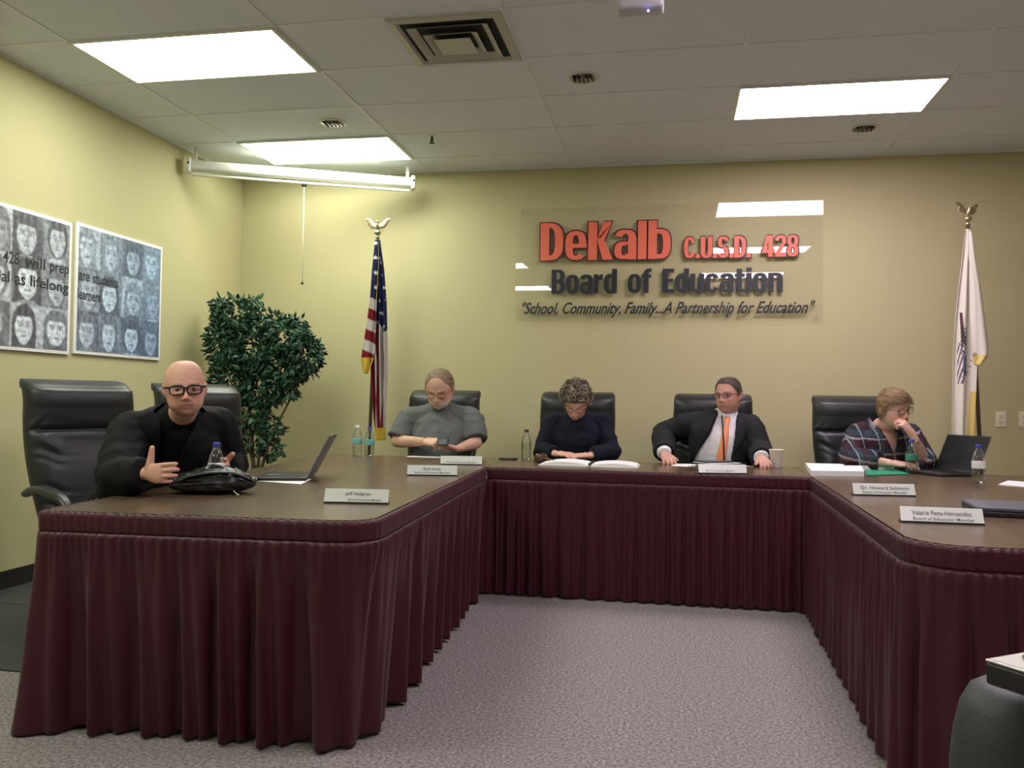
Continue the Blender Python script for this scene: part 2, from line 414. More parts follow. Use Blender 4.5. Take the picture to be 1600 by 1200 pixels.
# ceiling-mounted projector with blue light
p = at(1001, 12, 3.7); t = thing('ceiling_projector', 'white rounded ceiling-mounted device with a small blue light at top of view', 'ceiling device', (p[0], 3.66, 0))
zb = at(1001, 27, 3.71)[2]
part('body', MB().box((-.102, -.045, zb), (.102, .05, zb+.13), bevel=.022), 'shell_pale', t)
part('mount_pole', MB().lathe([(.02, zb+.12), (.02, H)]), 'white_metal', t)
q_ = at(1013, 17, 3.615); part('indicator_light', MB().ball((q_[0]-p[0], -.046, q_[2]), .005), 'led_blue', t)
# wall outlets
for k, px in enumerate((1564, 1600)):
    p = at(px, 655, YB); t = thing('wall_outlet', ['ivory outlet plate on the back wall, the one nearer the white flag', 'ivory outlet plate on the back wall, cut by the right edge of view'][k], 'outlet', (p[0], YB, p[2]), 0, 'outlet plates')
    part('cover_plate', MB().box((-.036, -.006, -.058), (.036, 0, .058), bevel=.0025), 'ivory_plastic', t)
    for z in (-.022, .022):
        o = part('socket', MB().box((-.017, -.0085, z-.014), (.017, -.006, z+.014), bevel=.001), 'ivory_plastic', t)
        s = MB(); s.box((-.008, -.0092, z-.005), (-.005, -.0085, z+.006)); s.box((.005, -.0092, z-.005), (.008, -.0085, z+.006)); part('slot', s, 'ink', o, False)
# ------------------------------------------------------------------ projector screen across the corner
A = at(292, 262, 5.93); B = at(648, 283, 6.68)
A[2] = B[2] = (A[2]+B[2])/2; ctr = (A+B)/2; L = np.linalg.norm(B-A); ang = math.atan2(B[1]-A[1], B[0]-A[0])
t = thing('projector_screen', 'rolled white projector screen housing mounted across the left corner with a pull cord', 'projector screen', ctr, ang)
h = L/2
part('housing', MB().sweep([(-h+.03, 0, 0), (h-.03, 0, 0)], [(.040, .043)]*2, n=24, k=1, cap='flat', power=3), 'white_metal', t, autos=40)
for s_ in (-1, 1):
    e = part('end_cap', MB().box((s_*(h-.015)-.017, -.05, -.056), (s_*(h-.015)+.017, .05, .056), bevel=.012), 'white_plastic', t)
    part('screw', MB().lathe([(.008, 0), (.008, .004), (0, .004)], M4=Matrix.Translation((s_*(h-.015), -.05, .01)) @ Matrix.Rotation(PI/2, 4, 'X')), 'ink', e)
    part('mounting_bracket', MB().box((s_*(h-.06)-.012, -.004, .048), (s_*(h-.06)+.012, .03, H-ctr[2])), 'white_metal', t, False)
part('bottom_bar', MB().box((-h+.04, -.018, -.078), (h-.04, .006, -.060), bevel=.004), 'white_metal', t)
sag = MB(); ccx = 0.0; 
part('pull_ring', MB().box((-.02, -.024, -.098), (.02, .0, -.078), bevel=.004), 'black_metal', t)
zk = at(482, 441, 6.3)[2]-ctr[2]
part('pull_cord', MB().lathe([(.0028, zk), (.0028, -.098)], c=(0, -.01, 0), n=8), 'white_plastic', t)
part('cord_knob', MB().ball((0, -.01, zk-.008), .012), 'ink', t)

# ------------------------------------------------------------------ acrylic sign
SY = YB-.030
sx0, sx1, sz0, sz1 = at(806, 400, SY)[0], at(1286, 400, SY)[0], 1.79, 2.735
t = thing('wall_sign', 'large clear acrylic wall sign with orange and black lettering on back wall', 'sign', ((sx0+sx1)/2, SY, sz0))
SO = V((sx0+sx1)/2, SY, sz0)
bow = lambda z: .046*max(0, z-2.27)**2          # the sheet leans back a little towards its top edge
zz_ = np.linspace(sz0, sz1, 28); mb = MB()
G_ = np.array([[(x, SY-.004+bow(z), z) for x in (sx0, sx1)] for z in zz_]+[[(x, SY+.004+bow(z), z) for x in (sx0, sx1)] for z in zz_[::-1]]+[[(x, SY-.004+bow(sz0), sz0) for x in (sx0, sx1)]])
mb.grid(G_); n_ = len(zz_)
mb._add([p for r_ in G_[:-1] for p in r_[:1]], [tuple(range(2*n_))]); mb._add([p for r_ in G_[:-1] for p in r_[1:]], [tuple(range(2*n_-1, -1, -1))])
part('acrylic_panel', mb, 'acrylic', t, True, off=SO, autos=25)
for k in range(5):
    x = sx0+.05+(sx1-sx0-.1)*k/4
    for z in (sz0+.03, sz1-.03):
        o = part('standoff', MB().lathe([(.010, -.008), (.010, .030)], c=(0, 0, 0), n=16, M4=Matrix.Translation((x, SY, z)) @ Matrix.Rotation(-PI/2, 4, 'X')), 'clear_plastic', t, off=SO)
def sign_text(name, body, px0, px1, py0, py1, m, depth, off=0.03, shear=0, hm=None, spacing=1.0, grow=0.0):
    a = at(px0, py1, SY); b = at(px1, py0, SY)
    c_ = at(px0, py0, SY); d_ = at(px1, py1, SY)
    me = text_mesh(body, 1.0, off, shear, 0.003, spacing)
    # baseline follows the sign's level edge
    fit_text(me, a[0]-grow, b[0]+grow, (a[2]+d_[2])/2-grow, (b[2]+c_[2])/2+grow, lambda x, z, d: (x, SY-.005-depth-d*.5, z), hm)
    o = link(name, me, m, t, SO); return o
# heavy condensed display letters: each glyph is (advance width, [pieces]); cap height 1, x-height .78
ST, XH = .20, .78
def _r(x0, y0, x1, y1): return ('p', [(x0, y0), (x1, y0), (x1, y1), (x0, y1)])
def _b(cx, cy, rx, ry, a0, a1, wx=.20, wy=.13): return ('b', cx, cy, rx, ry, a0, a1, wx, wy)
GL = {
 'D': (.54, [_r(0, 0, ST, 1), _r(.1, 0, .2, .13), _r(.1, .87, .2, 1), _b(.2, .5, .34, .5, -90, 90)]),
 'B': (.54, [_r(0, 0, ST, 1), _r(.1, 0, .22, .12), _r(.1, .88, .22, 1), _r(.1, .46, .22, .58), _b(.22, .73, .30, .27, -90, 90, .18, .11), _b(.22, .285, .32, .285, -90, 90, .19, .12)]),
 'E': (.42, [_r(0, 0, ST, 1), _r(.1, 0, .42, .15), _r(.1, .85, .42, 1), _r(.1, .44, .39, .58)]),
 'K': (.56, [_r(0, 0, ST, 1), ('p', [(.18, .42), (.34, 1), (.55, 1), (.36, .5), (.18, .5)]), ('p', [(.19, .58), (.34, .0), (.57, 0), (.36, .55)])]),
 'C': (.53, [_b(.265, .5, .265, .5, 28, 332)]),
 'U': (.54, [_r(0, .25, ST, 1), _r(.34, .25, .54, 1), _b(.27, .3, .27, .3, 180, 360)]),
 'S': (.50, [_b(.25, .735, .25, .265, 12, 270, .18, .13), _b(.25, .265, .25, .265, -168, 90, .18, .13)]),
 '.': (.17, [_r(0, 0, .17, .17)]), ',': (.17, [_r(0, -.1, .15, .17)]),
 '4': (.55, [_r(.28, 0, .47, 1), _r(0, .18, .55, .32), ('p', [(0, .30), (.17, .30), (.32, 1), (.2, 1)])]),
 '2': (.50, [_b(.25, .74, .25, .26, -25, 180, .18, .13), ('p', [(0, .14), (.22, .14), (.49, .66), (.3, .62)]), _r(0, 0, .5, .15)]),
 '8': (.52, [_b(.26, .74, .25, .26, 0, 360, .17, .11), _b(.26, .27, .26, .27, 0, 360, .18, .12)]),
 'e': (.50, [_b(.25, XH/2, .25, XH/2, 0, 318, .18, .12), _r(.12, .33, .5, .43)]),
 'c': (.49, [_b(.25, XH/2, .25, XH/2, 28, 332, .18, .12)]),
 'o': (.51, [_b(.255, XH/2, .255, XH/2, 0, 360, .18, .12)]),
 'a': (.50, [_b(.25, .53, .25, .25, 0, 165, .18, .12), _r(.32, 0, .5, .55), _b(.22, .235, .22, .235, 60, 330, .17, .11)]),
 'l': (.19, [_r(0, 0, .19, 1)]),
 'i': (.19, [_r(0, 0, .19, XH), _r(0, .85, .19, 1)]),
 'b': (.51, [_r(0, 0, .19, 1), _b(.25, XH/2, .26, XH/2, -110, 110, .18, .12)]),
 'd': (.51, [_r(.32, 0, .51, 1), _b(.26, XH/2, .26, XH/2, 70, 290, .18, .12)]),
 'n': (.51, [_r(0, 0, .19, XH), _r(.32, 0, .51, .55), _b(.255, .5, .255, .28, 0, 110, .18, .12)]),
 'u': (.51, [_r(0, .25, .19, XH), _r(.32, 0, .51, XH), _b(.255, .28, .255, .28, 180, 300, .18, .12)]),
 'r': (.36, [_r(0, 0, .19, XH), ('p', [(.17, .5), (.25, .56), (.36, .58), (.36, .79), (.26, .77), (.17, .66)])]),
 'f': (.36, [_r(.06, 0, .25, .8), _r(0, .63, .35, .75), _b(.31, .76, .25, .24, 90, 180, .19, .13), _r(.30, .87, .36, 1)]),
 't': (.36, [_r(.06, .12, .25, .96), _r(0, .63, .35, .76), _b(.31, .22, .25, .22, 180, 270, .19, .12), _r(.30, 0, .36, .12)]),
}
def glyph_mesh(word, e=0.0, gap=.045):
    mb = MB(); x = 0; D = .05
    def slab(poly, z0, z1): mb.prism(poly, z0, z1)
    for ch in word:
        w_, ps = GL[ch]
        for ip, p_ in enumerate(ps):
            D = .05+.004*ip
            if p_[0] == 'p':
                q = [(a+x, b) for a, b in p_[1]]; cx, cy = np.mean([a for a, b in q]), np.mean([b for a, b in q])
                q = [(a+math.copysign(e, a-cx), b+math.copysign(e, b-cy)) for a, b in q]; slab(q, 0, D)
            else:
                _, cx, cy, rx, ry, a0, a1, wx, wy = p_; n = max(6, int((a1-a0)/9)); vs = []; fs = []
                for k in range(n+1):
                    a = math.radians(a0+(a1-a0)*k/n)
                    for (X, Y) in ((rx+e, ry+e), (max(.01, rx-wx-e), max(.01, ry-wy-e))):
                        pw = 2/2.7; c_, s_ = math.cos(a), math.sin(a); px = x+cx+X*math.copysign(abs(c_)**pw, c_); py = cy+Y*math.copysign(abs(s_)**pw, s_)
                        vs += [(px, py, 0), (px, py, D)]
                for k in range(n):
                    o = 4*k; fs += [(o+1, o+5, o+7, o+3), (o, o+2, o+6, o+4), (o, o+4, o+5, o+1), (o+2, o+3, o+7, o+6)]
                fs += [(0, 1, 3, 2), (4*n, 4*n+2, 4*n+3, 4*n+1)]; mb._add(vs, fs)
        x += w_+gap
    me = mb.mesh('word', False); fixn(me); return me
def sign_word(word, px0, px1, py0, py1, m, edge=None):
    z0 = (at(px0, py1, SY)[2]+at(px1, py1, SY)[2])/2; z1 = (at(px0, py0, SY)[2]+at(px1, py0, SY)[2])/2
    x0, x1 = at(px0, (py0+py1)/2, SY)[0], at(px1, (py0+py1)/2, SY)[0]
    if edge:
        me = glyph_mesh(word, .035); g_ = .0045
        fit_text(me, x0-g_, x1+g_, z0-g_, z1+g_, lambda x, z, d: (x, SY-.0045-d*.08, z)); link('word_outline', me, edge, t, SO)
        me = glyph_mesh(word, -.004)
        fit_text(me, x0+g_, x1-g_, z0+g_, z1-g_, lambda x, z, d: (x, SY-.0088-d*.05, z)); link('word', me, m, t, SO)
    else:
        me = glyph_mesh(word, .004); fit_text(me, x0, x1, z0, z1, lambda x, z, d: (x, SY-.0045-d*.1, z)); link('word', me, m, t, SO)
sign_word('DeKalb', 844, 1049, 346, 407, 'letter_coral', 'letter_edge')
sign_word('C.U.S.D.', 1068, 1174, 369, 404, 'letter_coral', 'letter_edge')
sign_word('428', 1190, 1248, 367, 402, 'letter_coral', 'letter_edge')
sign_word('Board', 862, 964, 421, 459, 'letter_black')
sign_word('of', 981, 1018, 420, 458, 'letter_black')
sign_word('Education', 1035, 1223, 419, 457, 'letter_black')
sign_text('slogan', '"School, Community, Family...A Partnership for Education"', 816, 1274, 471, 496, 'letter_black', .003, .018, shear=.45)

# ------------------------------------------------------------------ student-portrait posters on the left wall
def face_art(S, T, ncol, nrow, w_, h_, seed, blue):
    """grey-blue wash portraits on a grid: returns colour per (s, t) sample"""
    rs = np.random.RandomState(seed); col = np.zeros(S.shape+(3,))
    cw, ch = w_/ncol, h_/nrow
    base = .35+.1*np.sin(9*S+3)*np.cos(7*T); lum = base
    for i in range(ncol):
        for j in range(nrow):
            cx, cy = (i+.5+rs.uniform(-.08, .08))*cw, (j+.47+rs.uniform(-.05, .05))*ch
            fw, fh = cw*rs.uniform(.30, .38), ch*rs.uniform(.36, .43)
            u, v = (S-cx)/fw, (T-cy)/fh
            cell = (np.abs(S-(i+.5)*cw) < cw/2) & (np.abs(T-(j+.5)*ch) < ch/2)
            bg = rs.choice([.10, .16, .26, .55]); fc = rs.uniform(.45, .78) if bg < .5 else rs.uniform(.25, .8); hair = rs.choice([.05, .10, .18, .3])
            lum = np.where(cell, bg+.05*np.sin(40*S+20*T), lum)
            hh = (u/1.18)**2+((v-.12)/1.12)**2 < 1
            lum = np.where(cell & hh, hair+.04*np.sin(120*S), lum)
            if rs.rand() < .6: lum = np.where(cell & (np.abs(u) < 1.18) & (v < .1) & (v > -1.15), hair, lum)
            vv = v+.05
            f = (u/(.86-.12*(vv < 0)*(-vv)))**2+(vv/.9)**2 < 1
            f &= ~((v > .55) & (np.abs(u+rs.uniform(-.3, .3)) < .9))
            lum = np.where(cell & f, fc*(1-.15*u), lum)
            body = (v < -1.0) & (np.abs(u) < .55+(-v-1)*2.5)
            lum = np.where(cell & body, rs.choice([.12, .3, .6]), lum)
            for sgn in (-1, 1):
                e = ((u-sgn*.36)/.20)**2+((v-.10)/.085)**2
                lum = np.where(cell & (e < 1), fc*1.15, lum); lum = np.where(cell & (e < 1.5) & (e > .9), .10, lum)
                lum = np.where(cell & (((u-sgn*.36)/.08)**2+((v-.10)/.07)**2 < 1), .04, lum)
                lum = np.where(cell & (np.abs(u-sgn*.36) < .26) & (np.abs(v-.27+.25*(u-sgn*.36)**2) < .03), .10, lum)
            lum = np.where(cell & (np.abs(u-.08) < .03) & (v < .08) & (v > -.25), fc*.6, lum)
            lum = np.where(cell & (np.abs(u) < .14) & (np.abs(v+.27) < .03), fc*.4, lum)
            lum = np.where(cell & (np.abs(u) < .26) & (np.abs(v+.48+.3*u*u) < .045), .12, lum)
    lum = lum*(1+.12*np.sin(55*S+3*np.sin(31*T))*np.cos(47*T))
    nz = np.array([[noise.noise(Vector((a*38+seed, b*38, 0)))+.6*noise.noise(Vector((a*110, b*110+seed, 3))) for a in S[0]] for b in T[:, 0]])
    k5 = np.array([.25, .5, .25]); lum = np.apply_along_axis(lambda r: np.convolve(np.pad(r, 1, 'edge'), k5, 'valid'), 1, lum); lum = np.apply_along_axis(lambda r: np.convolve(np.pad(r, 1, 'edge'), k5, 'valid'), 0, lum)
    lum = np.clip((lum*.85+.05)*(1+.55*nz), .02, .9)
    bl = blue(S/w_)
    col[..., 0] = lum*(1-.42*bl)+.01; col[..., 1] = lum*(1-.16*bl)+.02*bl; col[..., 2] = lum*(1+.12*bl)+.06*bl
    return col
def poster(y0, y1, z0, z1, ncol, nrow, seed, blue, label, texts):
    w_, h_ = y1-y0, z1-z0; o_ = V(XL, (y0+y1)/2, z0)
    t = thing('art_poster', label, 'poster', o_, 0, 'student portrait posters')
    part('backing_board', MB().box((.001, -w_/2, 0), (.016, w_/2, h_), bevel=.002), 'paper', t)
    bd = .022; ns, nt_ = 190, 170
    s = np.linspace(bd, w_-bd, ns); tt = np.linspace(bd, h_-bd, nt_); S, T = np.meshgrid(s, tt)
    G = np.stack([np.full_like(S, .0175), S-w_/2, T], -1); mb = MB(); mb.grid(G); mb.c = [tuple(c) for c in face_art(S, T, ncol, nrow, w_, h_, seed, blue).reshape(-1, 3)]
    me = mb.mesh('print', False); link('portrait_print', me, 'art_colours', t)
    for body, s0, s1, za, zb in texts:
        n_ = len(body); k_ = 0
        for wd in body.split(' '):
            u0 = s0+(s1-s0)*k_/n_; u1 = s0+(s1-s0)*(k_+len(wd))/n_; k_ += len(wd)+1
            up_ = any(c in 'bdfhklt' or c.isupper() or c.isdigit() for c in wd); dn_ = any(c in 'gpqy' for c in wd); hh = zb-za
            me = text_mesh(wd, 1.0, .012); fit_text(me, u0, u1, za-(.22*hh if dn_ else 0), zb if up_ else za+.74*hh, lambda x, z, d: (.0195+d*.001, x-w_/2, z)); link('printed_word', me, 'ink', t)
poster(3.745, 4.735, 1.385, 2.225, 4, 3, 5, lambda s: .15+.2*s, 'portrait-drawing poster on left wall cut by the left frame edge', [('C.U.S.D. 428 will prep', .06, .965, .50, .57), ('potential as lifelong', .12, .965, .385, .455)])
poster(4.775, 5.70, 1.395, 2.245, 4, 3, 23, lambda s: .45+.55*s, 'bluer portrait-drawing poster on left wall, the one nearer the plant', [('are students', .03, .42, .475, .545), ('learners', .02, .24, .355, .425)])

# ------------------------------------------------------------------ tables and skirts
TZ = .745
def arc(cx, cy, r, a0, a1, n=8): return [(cx+r*math.cos(math.radians(a0+(a1-a0)*i/n)), cy+r*math.sin(math.radians(a0+(a1-a0)*i/n))) for i in range(n+1)]
def table(label, poly, legs):
    cx, cy = np.mean([p[0] for p in poly]), np.mean([p[1] for p in poly]); t = thing('conference_table', label, 'table', (cx, cy, 0), 0, 'tables of the horseshoe')
    q = [(x-cx, y-cy) for x, y in poly]
    part('tabletop', MB().prism(q, TZ-.028, TZ), 'walnut_laminate', t, False)
    for lx, ly in legs:
        f = MB(); f.lathe([(.02, .0), (.02, .012), (.014, .014), (.014, TZ-.028)], c=(lx-cx, ly-cy, 0), n=12); part('leg', f, 'black_metal', t)
left_poly = [(-2.08, 2.50)]+[(-1.10, 2.565)]+arc(-1.07, 2.68, .11, -80, -5, 6)[1:]+[(-1.092, 4.875), (-1.092, 5.60), (-2.36, 5.52)]
back_poly = [(-1.088, 4.87), (.748, 4.87), (.748, 5.60), (-1.088, 5.60)]
right_poly = [(.752, 5.60), (.752, 4.87)]+[(.70, 2.95)]+arc(.86, 2.78, .165, 185, 275, 7)+[(2.0, 2.62), (2.02, 5.42)]
table('long walnut table on the left side of the horseshoe with a burgundy skirt', left_poly, [(-2.0, 2.62), (-1.1, 2.72), (-2.28, 5.4), (-1.2, 5.5)])
table('walnut table across the back of the horseshoe in front of the sign', back_poly, [(-1.0, 5.0), (.66, 5.0), (-1.0, 5.5), (.66, 5.5)])
table('long walnut table on the right side of the horseshoe with closed laptop', right_poly, [(.86, 2.78), (1.9, 2.72), (.85, 5.5), (1.9, 5.3)])
def skirt(label, path, seed, wave=.13, amp=.020, base=0.0, flare=()):
    rs = np.random.RandomState(seed)
    P = np.array(path, float); seg = np.linalg.norm(np.diff(P, axis=0), axis=1); cum = np.insert(np.cumsum(seg), 0, 0); L = cum[-1]
    n = int(L/.0065); s = np.linspace(0, L, n); X = np.interp(s, cum, P[:, 0]); Y = np.interp(s, cum, P[:, 1])
    tx, ty = np.gradient(X), np.gradient(Y); k = np.ones(9)/9
    tx = np.convolve(np.pad(tx, 4, 'edge'), k, 'valid'); ty = np.convolve(np.pad(ty, 4, 'edge'), k, 'valid'); l = np.hypot(tx, ty); nx, ny = ty/l, -tx/l
    # irregular phase: folds of different width
    def phase(mean):
        d = np.zeros(n); ph = 0; w_ = mean
        inc = np.interp(s, np.linspace(0, L, max(4, int(L/mean))), rs.uniform(.55, 1.65, max(4, int(L/mean))))
        return np.cumsum(inc)*(L/n)/mean*2*PI
    p1, p2, p3 = phase(wave), phase(.036), phase(wave*.47)
    am = np.interp(s, np.linspace(0, L, max(4, int(L/.2))), rs.uniform(.6, 1.4, max(4, int(L/.2))))
    fl = sum([a_*np.exp(-((s-s_)/w_)**2) for s_, w_, a_ in flare]) if flare else 0*s
    zs = np.concatenate([np.linspace(TZ-.07, TZ-.10, 4), np.linspace(TZ-.115, .02, 34), [.008]])
    rows = []
    for z in zs:
        q = 1-(z/(TZ-.07)); top = math.exp(-q*6)
        big = (np.sin(p1+.9*np.sin(p1+.5*z))+.3*np.sin(2*p1+1.3+2*z))*amp*am*min(1, q*2.2)**.8*(.6+.7*q); mid = np.sin(p3)*min(amp, .022)*.3*min(1, q*4)*(1-.4*q)
        sm = np.abs(np.sin(p2/2))*.012*top*min(1, q*30+.15)
        off = .011-base*q+np.maximum(big+mid, -.024)+sm+fl*q**1.6
        sh = .004*np.sin(z*9+p1)*q
        zz = z+.006*np.sin(p1*.5)*q*(z > .05)+(0.010*np.maximum(0, np.sin(p1+2))*(1 if z < .03 else 0))
        rows.append(np.stack([X+nx*off+tx/l*sh, Y+ny*off+ty/l*sh, np.full(n, 1.0)*zz], -1))
    c0 = V(X.mean(), Y.mean(), 0)
    t = thing('table_skirt', label, 'table skirt', c0, 0, 'burgundy table skirts')
    mb = MB(); mb.grid(np.array(rows)); part('pleated_cloth', mb, 'satin_cloth', t, off=c0, solid=.002)
    rows = []; rw = rs.uniform(-1, 1, n)
    for z, o_, ed in ((TZ-.003, .004, .0022), (TZ-.004, .009, .0022), (TZ-.018, .0105, 0), (TZ-.040, .010, 0), (TZ-.062, .0085, 0), (TZ-.074, .006, 0)):
        ruffle = np.sin(p2)*.0016*(1 if z < TZ-.01 else .4)
        rows.append(np.stack([X+nx*(o_+ruffle), Y+ny*(o_+ruffle), z+ed*np.sin(p2)*.9+0*X], -1))
    mb = MB(); mb.grid(np.array(rows)); part('header_band', mb, 'satin_cloth', t, off=c0, solid=.002)
ins = lambda pts, d=0: pts
skirt('burgundy pleated skirt around the left table, facing the camera', [(-2.13, 2.85), (-2.085, 2.50), (-1.10, 2.56)]+arc(-1.07, 2.68, .115, -80, -5, 6)[1:]+[(-1.088, 4.855)], 3, .20, .033, .048, [(.353, .10, .060)])
skirt('burgundy pleated skirt across the back table under the suited man', [(-1.075, 4.865), (.742, 4.865)], 8, .10, .014)
skirt('burgundy pleated skirt around the right table, cut by right frame edge', [(.748, 4.85), (.697, 2.95)]+arc(.86, 2.78, .168, 185, 275, 7)+[(2.0, 2.612)], 14, .14, .022)
# floor mats behind the left table
for k, (y0, y1) in enumerate(((3.02, 3.95), (3.96, 5.6))):
    o = part('floor_mat', MB().box((XL+.03, y0, .001), (-2.42, y1, .007), bevel=.002), 'mat_rubber', None, False)
    tag(o, ['dark rubber floor mat beside left wall, nearer the camera', 'dark rubber floor mat beside left wall, farther back'][k], 'mat', 'dark floor mats')

# ------------------------------------------------------------------ leather executive chairs
def chair_back():
    mb = MB(); n = 64; rows = []; rs = np.random.RandomState(4)
    pk = [(rs.uniform(.08, .60), rs.uniform(-.35, .35), rs.uniform(.012, .022), rs.uniform(.7, 1.3)) for _ in range(26)]
    for j in range(84):
        v = j/83.; z = .50+.71*v
        hw = .232+.045*math.sin(min(1, v*1.15)*PI*.62); th = .052+.012*math.sin(v*PI)
        cy = -.215-.115*v-.03*math.sin(v*PI)
        e = 1.0
        if v > .93: e = math.sqrt(max(0, 1-((v-.93)/.07)**2)); cy -= .055*(1-e)*1.0+.02
        if v > .80: cy -= .035*((v-.80)/.2)**2; th += .018*min(1, (v-.80)/.1)
        if v < .04: e = math.sqrt(max(0, 1-((.04-v)/.04)**2))
        ring = []
        for i in range(n):
            a = 2*PI*i/n; ca, sa = math.cos(a), math.sin(a); pw = 2/5.0
            x = hw*math.copysign(abs(ca)**pw, ca)*(1-.10*(1-e)); y = th*max(e, .02)*math.copysign(abs(sa)**(2/2.6), sa)
            if sa > 0:
                u = x/hw; ex = (1-abs(u)**4)
                y += .020*ex*math.exp(-((v-.82)/.13)**2)+.014*ex*math.exp(-((v-.35)/.22)**2)
                y -= .022*math.exp(-((v-.645)/.018)**2)*(1-abs(u)**6)
                if v < .645:
                    y -= .010*math.exp(-((abs(u)-.42)/.05)**2)*min(1, (.645-v)*12)
                    if .45 < abs(u) < .98:
                        k = 0
                        for (vc, sl, wd, am) in pk:
                            k += am*math.exp(-((v-vc-sl*(abs(u)-.6)*.25*math.copysign(1, u)-.03*math.sin(9*u))/wd)**2)
                        y += .010*min(1.6, k)*math.exp(-((abs(u)-.70)/.17)**2)
                else:
                    y += .0035*math.sin(30*u+7*math.sin(9*v))*math.exp(-((v-.68)/.05)**2)
            ring.append((x, cy+y, z))
        rows.append(ring)
    mb.grid(np.array(rows), closed_u=True)
    mb._add(rows[0], [tuple(range(n))]); mb._add(rows[-1], [tuple(range(n))])
    return mb
def make_chair(label, loc, rz):
    t = thing('office_chair', label, 'chair', loc, rz, 'black leather executive chairs')
    part('backrest', chair_back(), 'leather', t)
    mb = MB(); rows = []
    for j in range(24):
        v = j/23.; a_ = -PI/2+PI*v; r = math.cos(a_)**.45 if 0 < j < 23 else .05; z = .455+.055*math.sin(a_)
        ring = [(.262*r**.5*math.copysign(abs(math.cos(q))**.45, math.cos(q))*(.97), .01+.255*r**.5*math.copysign(abs(math.sin(q))**.45, math.sin(q)), z+(.012*(1-(math.sin(q))**2) if v > .5 else 0)) for q in [2*PI*i/40 for i in range(40)]]
        rows.append(ring)
    mb.grid(np.array(rows), closed_u=True); mb._add(rows[0], [tuple(range(40))]); mb._add(rows[-1], [tuple(range(40))]); part('seat', mb, 'leather', t)
    part('tilt_plate', MB().box((-.12, -.14, .375), (.12, .14, .405), bevel=.01), 'black_metal', t)
    part('back_bracket', MB().sweep([(0, -.10, .39), (0, -.26, .40), (0, -.30, .55)], [(.045, .008)]*3, up=(0, 1, .3), n=12), 'black_metal', t)
    for s_ in (-1, 1):
        P = [(s_*.285, -.25, .655), (s_*.305, -.12, .685), (s_*.31, .03, .685), (s_*.305, .15, .655), (s_*.295, .20, .58), (s_*.28, .13, .50), (s_*.25, .06, .42)]
        part('armrest', MB().sweep(P, [(.026, .018), (.032, .02), (.034, .021), (.030, .019), (.022, .017), (.02, .016), (.02, .014)], up=(0, -.3, 1), n=16), 'leather', t)
    part('gas_column', MB().lathe([(.034, .10), (.034, .24), (.024, .24), (.024, .38)], n=18), 'black_metal', t)
    b = MB()
    for k in range(5):
        a = 2*PI*k/5+.3; c, s2 = math.cos(a), math.sin(a)
        b.sweep([(0, 0, .115), (.15*c, .15*s2, .105), (.30*c, .30*s2, .078)], [(.03, .02), (.024, .016), (.02, .012)], n=10)
    part('star_base', b, 'black_plastic', t)
    for k in range(5):
        a = 2*PI*k/5+.3; c, s2 = .295*math.cos(a), .295*math.sin(a)
        part('caster', MB().lathe([(.004, -.024), (.026, -.024), (.029, -.018), (.029, -.004), (.01, -.002), (.01, .002), (.029, .004), (.029, .018), (.026, .024), (.004, .024)], n=16, M4=Matrix.Translation((c, s2, .0295)) @ Matrix.Rotation(a, 4, 'Z') @ Matrix.Rotation(PI/2, 4, 'X')), 'black_plastic', t)
    return t
face = lambda fx, fy: math.atan2(-fx, fy)
ch1 = make_chair('black leather high-back chair at far left holding the bald person in black', (-2.70, 3.70, 0), face(.90, -.43))
dup(ch1, (-2.53, 4.50, 0), face(.88, -.47), 'empty black leather chair behind the bald person, in front of the leafy plant')
CX = []
for px, lb, r_ in ((690, 'black leather chair behind the person in the grey t-shirt', 0), (903, 'black leather chair behind the person with tousled curly hair', .03), (1112, 'black leather chair behind the person in suit and orange tie', -.03), (1341, 'black leather chair behind the person in the plaid shirt', .05)):
    x = at(px, 650, 6.13)[0]; y = 5.87; CX.append(x)
    dup(ch1, (x, y, 0), PI+r_, lb)

